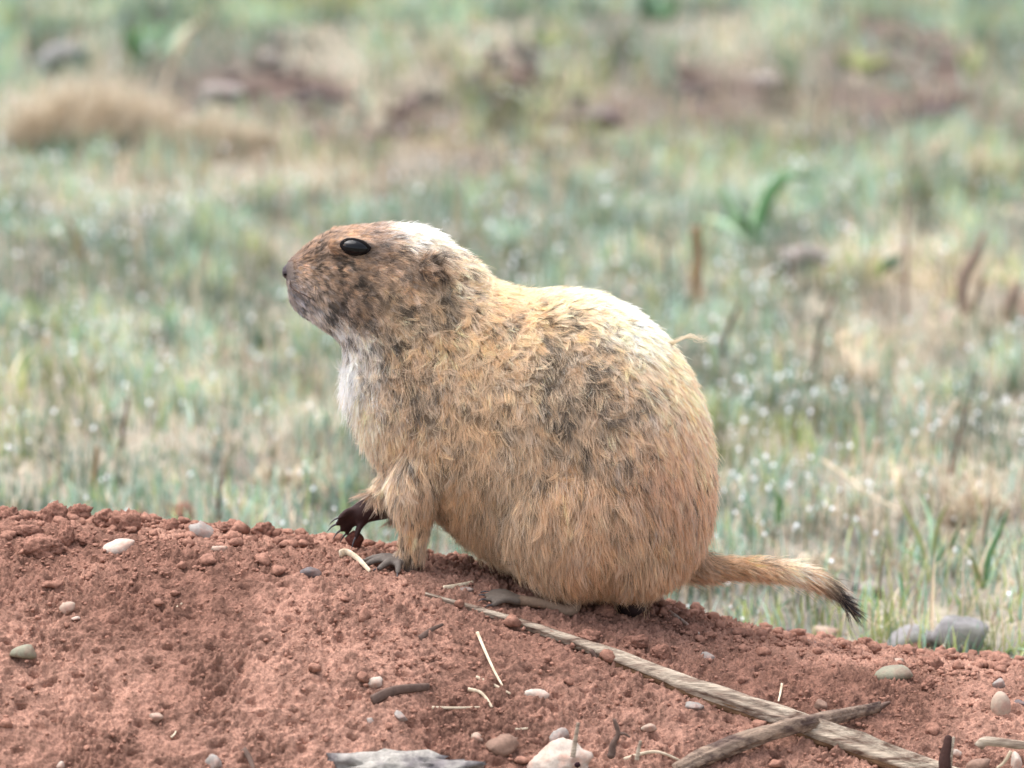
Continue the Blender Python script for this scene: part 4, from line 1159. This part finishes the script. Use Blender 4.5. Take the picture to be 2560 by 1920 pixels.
m_dead = mat('withered_weed', srgb(132, 108, 82), 0.85, 0.2, 0.3, 150, 0.4); m_dead_dark = mat('dead_stem_dark', srgb(86, 70, 58), 0.85, 0.2, 0.3, 150, 0.4)
m_dead_red = mat('dead_leaf_red', srgb(138, 120, 106), 0.8, 0.2, 0.3, 150)

def leafy(name, base, leaves, label, cat='plant', group=None):
    """leaves: (list of px,py, width px, material, depth offset)"""
    g = G(*base); sc = np.linalg.norm(g - CAM) * KPX
    root = empty(name, tuple(g))
    for path, w, m, dy in leaves:
        k = len(path)
        pts = [P(a, b, g[1] + dy * i / max(k - 1, 1)) for i, (a, b) in enumerate(path)]
        pts[0] = g + np.array([(path[0][0] - base[0]) * sc, 0, -0.002])
        ws = np.interp(np.linspace(0, 1, k), [0, 0.35, 0.8, 1], [0.55, 1, 0.75, 0.08]) * w * sc
        v, f = ribbon(pts, ws)
        child('leaf', np_mesh('leaf', v, f, smooth_sh=True), m, root)
    return tag(root, label, cat, group)
leafy('strap_leaf_plant', (1900, 606), [
    ([(1908, 606), (1900, 560), (1922, 490), (1972, 436), (2034, 452)], 40, m_leaf, 0.02),
    ([(1896, 606), (1888, 560), (1905, 500), (1940, 450)], 26, m_leaf_pale, 0.03),
    ([(1880, 604), (1850, 560), (1815, 500), (1800, 455)], 34, m_leaf_pale, -0.02),
    ([(1888, 606), (1840, 575), (1790, 545), (1740, 540)], 26, m_leaf_pale, 0.05),
    ([(1900, 606), (1870, 570), (1848, 545), (1820, 560)], 24, m_leaf, -0.04)], 'green strap-leaved plant with one dark arching leaf')
leafy('grass_clump', (2330, 1420), [
    ([(2318, 1420), (2300, 1350), (2270, 1290), (2240, 1225)], 12, m_leaf_yel, 0.02), ([(2330, 1420), (2336, 1360), (2350, 1300), (2372, 1255)], 12, m_leaf_yel, 0.0),
    ([(2336, 1420), (2360, 1380), (2385, 1350), (2396, 1310)], 14, m_leaf, -0.02), ([(2326, 1420), (2290, 1390), (2255, 1370), (2225, 1372)], 11, m_leaf, 0.02),
    ([(2332, 1420), (2330, 1350), (2322, 1290), (2300, 1235)], 12, m_leaf_pale, 0.03), ([(2340, 1420), (2400, 1390), (2430, 1340), (2442, 1300)], 11, m_leaf_yel, 0.02)], 'yellow-green grass clump spreading above the tail tip', 'grass clump')
leafy('grass_clump', (2462, 1470), [([(2460, 1472), (2470, 1400), (2500, 1330), (2522, 1270)], 12, m_leaf, 0.0), ([(2464, 1472), (2490, 1420), (2530, 1370)], 10, m_leaf_pale, 0.02), ([(2456, 1472), (2440, 1420), (2420, 1380)], 9, m_leaf_yel, -0.02)], 'thin green grass tuft leaning towards the picture edge', 'grass clump')
leafy('grass_shoot', (1946, 1330), [([(1946, 1332), (1946, 1290), (1950, 1250), (1930, 1226)], 18, m_leaf, 0.0), ([(1946, 1332), (1952, 1300), (1960, 1280)], 12, m_leaf_pale, 0.01)], 'single green shoot with a bent top above the tail', 'grass shoot')
leafy('grass_shoot', (2262, 1520), [([(2262, 1524), (2256, 1480), (2250, 1430)], 15, m_leaf, 0.0)], 'dark green blade in the bare patch beyond the tail tip', 'grass shoot')
leafy('curled_leaf', (2530, 1630), [([(2516, 1650), (2520, 1632), (2545, 1624), (2590, 1632)], 20, m_leaf_pale, -0.02)], 'pale green curled leaf at the mound edge', 'leaf')
leafy('dark_leafy_clump', (1640, 50), [([(1640, 52), (1620, 20), (1600, -20)], 46, m_leaf_dark, 0.0), ([(1644, 52), (1650, 10), (1668, -40)], 46, m_leaf_dark, 0.05), ([(1640, 52), (1676, 30), (1700, 0)], 36, m_leaf, 0.0), ([(1636, 52), (1632, 5), (1640, -60)], 40, m_leaf_dark, 0.06)], 'dark green leafy clump at the top picture edge')
leafy('yellow_weed', (1370, 120), [([(1370, 122), (1345, 100), (1330, 80)], 40, m_leaf_yel, 0), ([(1372, 122), (1385, 95), (1410, 82)], 40, m_leaf_yel, 0.03), ([(1370, 122), (1362, 95), (1370, 70)], 36, m_leaf_yel, 0.03)], 'low yellow-green weed on the far bare bank', 'weed')
leafy('yellow_weed', (2150, 175), [([(2150, 178), (2115, 160), (2090, 130)], 44, m_leaf_yel, 0), ([(2150, 178), (2180, 150), (2225, 140)], 44, m_leaf_yel, 0.03), ([(2150, 178), (2150, 140), (2140, 115)], 40, m_leaf_yel, 0.03), ([(2150, 178), (2200, 170), (2250, 168)], 40, m_leaf_yel, -0.03)], 'broad yellow-green weed patch far behind', 'weed')
leafy('yellow_weed', (2430, 190), [([(2430, 192), (2410, 160), (2400, 120)], 36, m_leaf_yel, 0), ([(2430, 192), (2445, 150), (2440, 110)], 36, m_leaf_yel, 0.03)], 'upright yellow-green weed near the far picture corner', 'weed')
leafy('green_tussock', (360, 150), [([(360, 152), (330, 110), (320, 60)], 50, m_leaf, 0), ([(360, 152), (380, 90), (430, 50)], 50, m_leaf, 0.04), ([(355, 152), (345, 100), (370, 40)], 44, m_leaf, 0.05), ([(365, 152), (420, 120), (470, 60)], 40, m_leaf_pale, 0.03)], 'bright green tussock behind the dry tan tuft')
leafy('fallen_blade', (390, 850), [([(455, 852), (420, 800), (385, 765), (345, 745)], 22, m_leaf_dark, 0.1)], 'dark green blade slanting across the blurred grass', 'grass blade')

def stem(name, path, r, label, m, base=None, cat='weed stem', r_end=0.6, group='dead stems standing in the meadow', head=None):
    g = G(*(base or path[0])); sc = np.linalg.norm(g - CAM) * KPX
    pts = np.array([P(a, b, g[1]) for a, b in path]); pts[0] = g - np.array([0, 0, 0.003])
    root = empty(name, tuple(g))
    v, f = tube(pts, np.linspace(r, r * r_end, len(pts)) * sc, 9, 18, rough=0.12, seed=int(path[0][0]))
    child('stalk', np_mesh('stalk', v, f, smooth_sh=True), m, root)
    if head:
        hp_ = np.array([P(a, b, g[1]) for a, b in head[0]])
        v, f = tube(hp_, np.interp(np.linspace(0, 1, len(hp_)), [0, .4, 1], [0.5, 1, 0.2]) * head[1] * sc, 9, 16, rough=0.25)
        child('seed_head', np_mesh('seed_head', v, f, smooth_sh=True), head[2], root)
    return tag(root, label, cat, group)
stem('withered_weed', [(1742, 770), (1742, 700), (1746, 630), (1738, 575)], 13, 'thick brown broken stem standing just behind the back', m_dead, r_end=1.0)
stem('withered_weed', [(1672, 760), (1668, 680), (1664, 610)], 6, 'thinner brown stem next to the thick broken one', m_dead_dark)
stem('withered_weed', [(2262, 790), (2264, 690), (2266, 580), (2270, 430)], 7, 'tall thin stem, reddish at its foot', m_dead_red)
stem('withered_weed', [(2028, 950), (2040, 880), (2062, 800), (2090, 740)], 6, 'dark leaning stem behind the rump', m_dead_dark)
stem('withered_weed', [(1812, 900), (1812, 860), (1830, 800), (1850, 760)], 8, 'short brown stem nearest the loose fur tuft', m_dead_dark)
stem('withered_weed', [(2372, 1185), (2392, 1110), (2415, 1030), (2440, 935)], 4, 'slender straight stalk, dark at its foot, near the picture edge', m_dead_dark)
stem('straw_stalk', [(2160, 1175), (2158, 1110), (2150, 1050), (2140, 1005)], 9, 'cream upright straw with a broken top', m_straw, cat='straw')
stem('straw_stalk', [(2178, 1195), (2182, 1150), (2188, 1105)], 8, 'shorter tan straw beside the cream upright one', m_straw, cat='straw')
stem('straw_stalk', [(2310, 1145), (2318, 1080), (2326, 990)], 8, 'cream straw rising straight before the slender dark-footed stalk', m_straw, cat='straw')
stem('straw_stalk', [(2330, 1125), (2360, 1060), (2392, 1002)], 8, 'slanting straw leaning towards the slender dark-footed stalk', m_straw, cat='straw')
stem('straw_stalk', [(2175, 1410), (2188, 1350), (2192, 1290)], 6, 'white straw stub above the tail end', m_straw, cat='straw')
stem('withered_weed', [(230, 1240), (238, 1180), (242, 1120)], 9, 'brown stem in the blurred grass above the crest clods', m_dead)
stem('withered_weed', [(300, 1120), (310, 1060), (320, 1000)], 7, 'grey leaning stem in the blurred grass', m_dead_dark)
stem('withered_weed', [(545, 1300), (548, 1250), (550, 1200)], 8, 'dark short stem rising behind the blue-grey stone', m_dead_dark)
stem('withered_weed', [(215, 700), (200, 620), (170, 550)], 9, 'long grey stem leaning in the far blurred grass', m_dead)
stem('seeding_stalk', [(395, 300), (412, 220), (440, 140)], 6, 'pale feathery seed stalk rising from the dry tan tuft', m_straw, cat='grass stalk', head=([(436, 150), (452, 110), (478, 70), (500, 55)], 12, m_straw))
leafy('dead_leaf', (2425, 790), [([(2415, 792), (2405, 740), (2410, 690), (2440, 640), (2460, 580)], 40, m_dead_red, 0.0), ([(2430, 792), (2450, 720), (2465, 640)], 16, m_dead_dark, 0.02), ([(2420, 760), (2450, 680), (2490, 600)], 18, m_straw, 0.02)], 'reddish curled dead leaf with a pale blade', 'leaf')
leafy('dead_leaf', (2540, 800), [([(2520, 802), (2530, 750), (2550, 700)], 46, m_dead_red, 0.0), ([(2545, 802), (2570, 760), (2580, 710)], 46, m_dead_red, 0.02)], 'reddish brown dead leaf at the picture edge', 'leaf')
leafy('dead_leaf', (2220, 690), [([(2200, 700), (2210, 672), (2240, 650), (2256, 640)], 34, m_leaf_dark, 0.0)], 'dark olive leaf beside the tall thin stem', 'leaf')
thin('straw', [(2052, 1212), (2110, 1245), (2170, 1280), (2246, 1308)], 4, 'long pale straw fallen across the grass above the tail', None, 'straw', None, lift=[0.02, 0.018, 0.014, 0.01])
thin('straw', [(2180, 1600), (2176, 1560), (2172, 1510)], 5, 'white blade standing at the mound edge beyond the tail tip', m_straw, 'straw', None, Y=float(G(2180, 1600)[1]))

# the big dry tan tuft and smaller ones: one thing each, blades joined
def tuft(px, py, wpx, hpx, n, cols, label, seed, cat='grass tuft', group='dry grass tufts'):
    rg = np.random.default_rng(seed)
    g = G(px, py); sc = np.linalg.norm(g - CAM) * KPX
    a = rg.uniform(0, 6.283, n); r = np.sqrt(rg.uniform(size=n))
    xx = g[0] + np.cos(a) * r * wpx * sc / 2; yy = g[1] + np.sin(a) * r * wpx * sc / 3
    pp = np.stack([xx, yy, meadow_z(xx, yy) - 0.002], -1)
    ln = hpx * sc * (1.15 - 0.55 * r) * rg.uniform(0.6, 1.1, n)
    cc = srgb_np(np.array(cols, float))[rg.integers(0, len(cols), n)] * rg.normal(1, 0.12, (n, 1)) * 0.95
    v, f, c, _ = blades(n, rg, pp, ln, rg.uniform(0.002, 0.004, n), np.abs(rg.normal(0.45, 0.5, n)) + 0.05, cc * np.array([0.36, 0.30, 0.24]), cc * 1.25, 4)  # brown blade feet darkened, tips paled, to paint in the tuft's shading
    root = empty('dry_grass_tuft', tuple(g))
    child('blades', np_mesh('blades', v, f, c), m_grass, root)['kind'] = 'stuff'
    return tag(root, label, cat, group)
TAN = [(218, 206, 184), (196, 180, 154), (226, 217, 198), (168, 148, 122)]
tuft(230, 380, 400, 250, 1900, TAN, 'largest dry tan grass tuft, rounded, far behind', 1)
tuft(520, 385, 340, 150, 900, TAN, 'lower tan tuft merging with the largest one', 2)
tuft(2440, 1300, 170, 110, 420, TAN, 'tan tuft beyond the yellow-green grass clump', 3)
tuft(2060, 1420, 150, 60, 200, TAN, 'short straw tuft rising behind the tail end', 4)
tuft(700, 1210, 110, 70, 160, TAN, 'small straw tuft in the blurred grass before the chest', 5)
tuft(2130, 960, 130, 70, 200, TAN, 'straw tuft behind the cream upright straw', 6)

ROCK = 'rocks lying in the meadow'
m_rock = mat('meadow_rock', srgb(138, 134, 136), 0.85, 0.2, 0.35, 90, 0.8, second=srgb(104, 104, 96))
m_rock_pink = mat('meadow_rock_pink', srgb(154, 146, 140), 0.8, 0.3, 0.3, 60, 0.3, second=srgb(124, 112, 106))
stone('rock', 2280, 1605, 150, 74, m_rock, 'grey rock just behind the mound, the lower of a pair', 'rock', ROCK, 0.05, rough=0.24, bury=0.25)
stone('rock', 2400, 1600, 168, 104, m_rock, 'bigger rounded grey rock of the pair behind the mound', 'rock', ROCK, -0.05, rough=0.22, bury=0.2)
stone('rock', 2022, 650, 150, 66, m_rock_pink, 'pinkish flat rock with dark shade under it, behind the back', 'rock', ROCK, 0.05, rough=0.3, bury=0.3, ang=0.6)
m_hollow_shade = mat('hollow_shade', srgb(52, 46, 44), 0.95, 0.1, 0.3, 80, 0.5)  # near-black lumps added where there are only shaded hollows
stone('soil_clod', 1966, 682, 64, 34, m_hollow_shade, 'dark lump standing in for the shaded hollow under one end of the pinkish flat rock', 'soil clod', None, rough=0.3)
stone('soil_clod', 2072, 700, 78, 40, m_hollow_shade, 'bigger dark lump standing in for the shaded hollow under the pinkish flat rock', 'soil clod', None, rough=0.3)
stone('soil_clod', 2142, 1474, 30, 26, m_hollow_shade, 'small black lump standing in for a shaded hole at the tail side of the pinkish pebble', 'soil clod', None, rough=0.3)
stone('soil_clod', 2200, 1490, 34, 36, m_hollow_shade, 'black lump standing in for a shaded hole on the far side of the pinkish pebble', 'soil clod', None, rough=0.3)
stone('rock', 2172, 1478, 62, 40, m_rock_pink, 'pinkish pebble between two black lumps standing in for holes past the tail tip', 'rock', ROCK, 0.0, bury=0.1)
stone('rock', 560, 235, 120, 46, m_rock_pink, 'pink rock on the far bank beside the dry tan tuft', 'rock', ROCK, 0.0, bury=0.1)
stone('rock', 680, 150, 60, 46, m_rock_pink, 'small round pale rock at the top of the far bank', 'rock', ROCK, 0.0, bury=0.1)
stone('rock', 1500, 300, 130, 54, m_p_dark, 'dark mauve rock on the far bank', 'rock', ROCK, 0.0, bury=0.1, rough=0.2)
stone('rock', 1915, 205, 100, 40, m_rock_pink, 'pale mauve rock among the far yellow weeds', 'rock', ROCK, 0.0, bury=0.1)
stone('rock', 150, 150, 130, 70, m_rock, 'bluish grey rock behind the largest tan tuft', 'rock', ROCK, 0.0, bury=0.1)
# dark turned soil on the far bank
m_bank = mat('bank_soil', srgb(120, 102, 92, 0.75), 0.9, 0.1, 0.35, 40, 0.5, second=srgb(92, 82, 84, 0.75))
for px, py, w, h, lab in ((740, 228, 260, 60, 'long dark soil clump on the far bank behind the head'), (1010, 300, 200, 56, 'dark soil clump in the blurred field above the nape'), (1270, 215, 150, 80, 'reddish soil clump in the middle of the far bank'),
                          (1410, 300, 190, 60, 'grey-brown soil clump next to the dark mauve rock'), (1690, 205, 170, 50, 'brown soil clump below the dark green leafy clump'), (2330, 270, 120, 80, 'brown soil clump below the upright yellow-green weed'), (2300, 110, 240, 40, 'long brown soil clump in the far corner')):
    rg = np.random.default_rng(px)
    g = G(px, py); sc = np.linalg.norm(g - CAM) * KPX
    parts_ = []
    for q in range(26):
        r_ = h * sc * rg.uniform(0.12, 0.42)
        ox, oy = rg.normal(0, 0.30) * w * sc, rg.normal(0, 0.5) * w * sc
        v, f = lump((r_ * rg.uniform(0.8, 1.8), r_ * rg.uniform(0.8, 1.8), r_ * rg.uniform(0.5, 1.0)), px + q, 0.4, 1.8, ICO2, 0.5)
        parts_.append((v + np.array([g[0] + ox, g[1] + oy, float(meadow_z(g[0] + ox, g[1] + oy)) + r_ * 0.15]), [f]))
    v, f = join(parts_)
    root = empty('soil_heap', tuple(g))
    child('clods', np_mesh('clods', v, f, smooth_sh=True), m_bank, root)['kind'] = 'stuff'
    tag(root, lab.replace('soil clump', 'heap of soil clods'), 'soil heap', 'turned soil heaps in the far meadow')
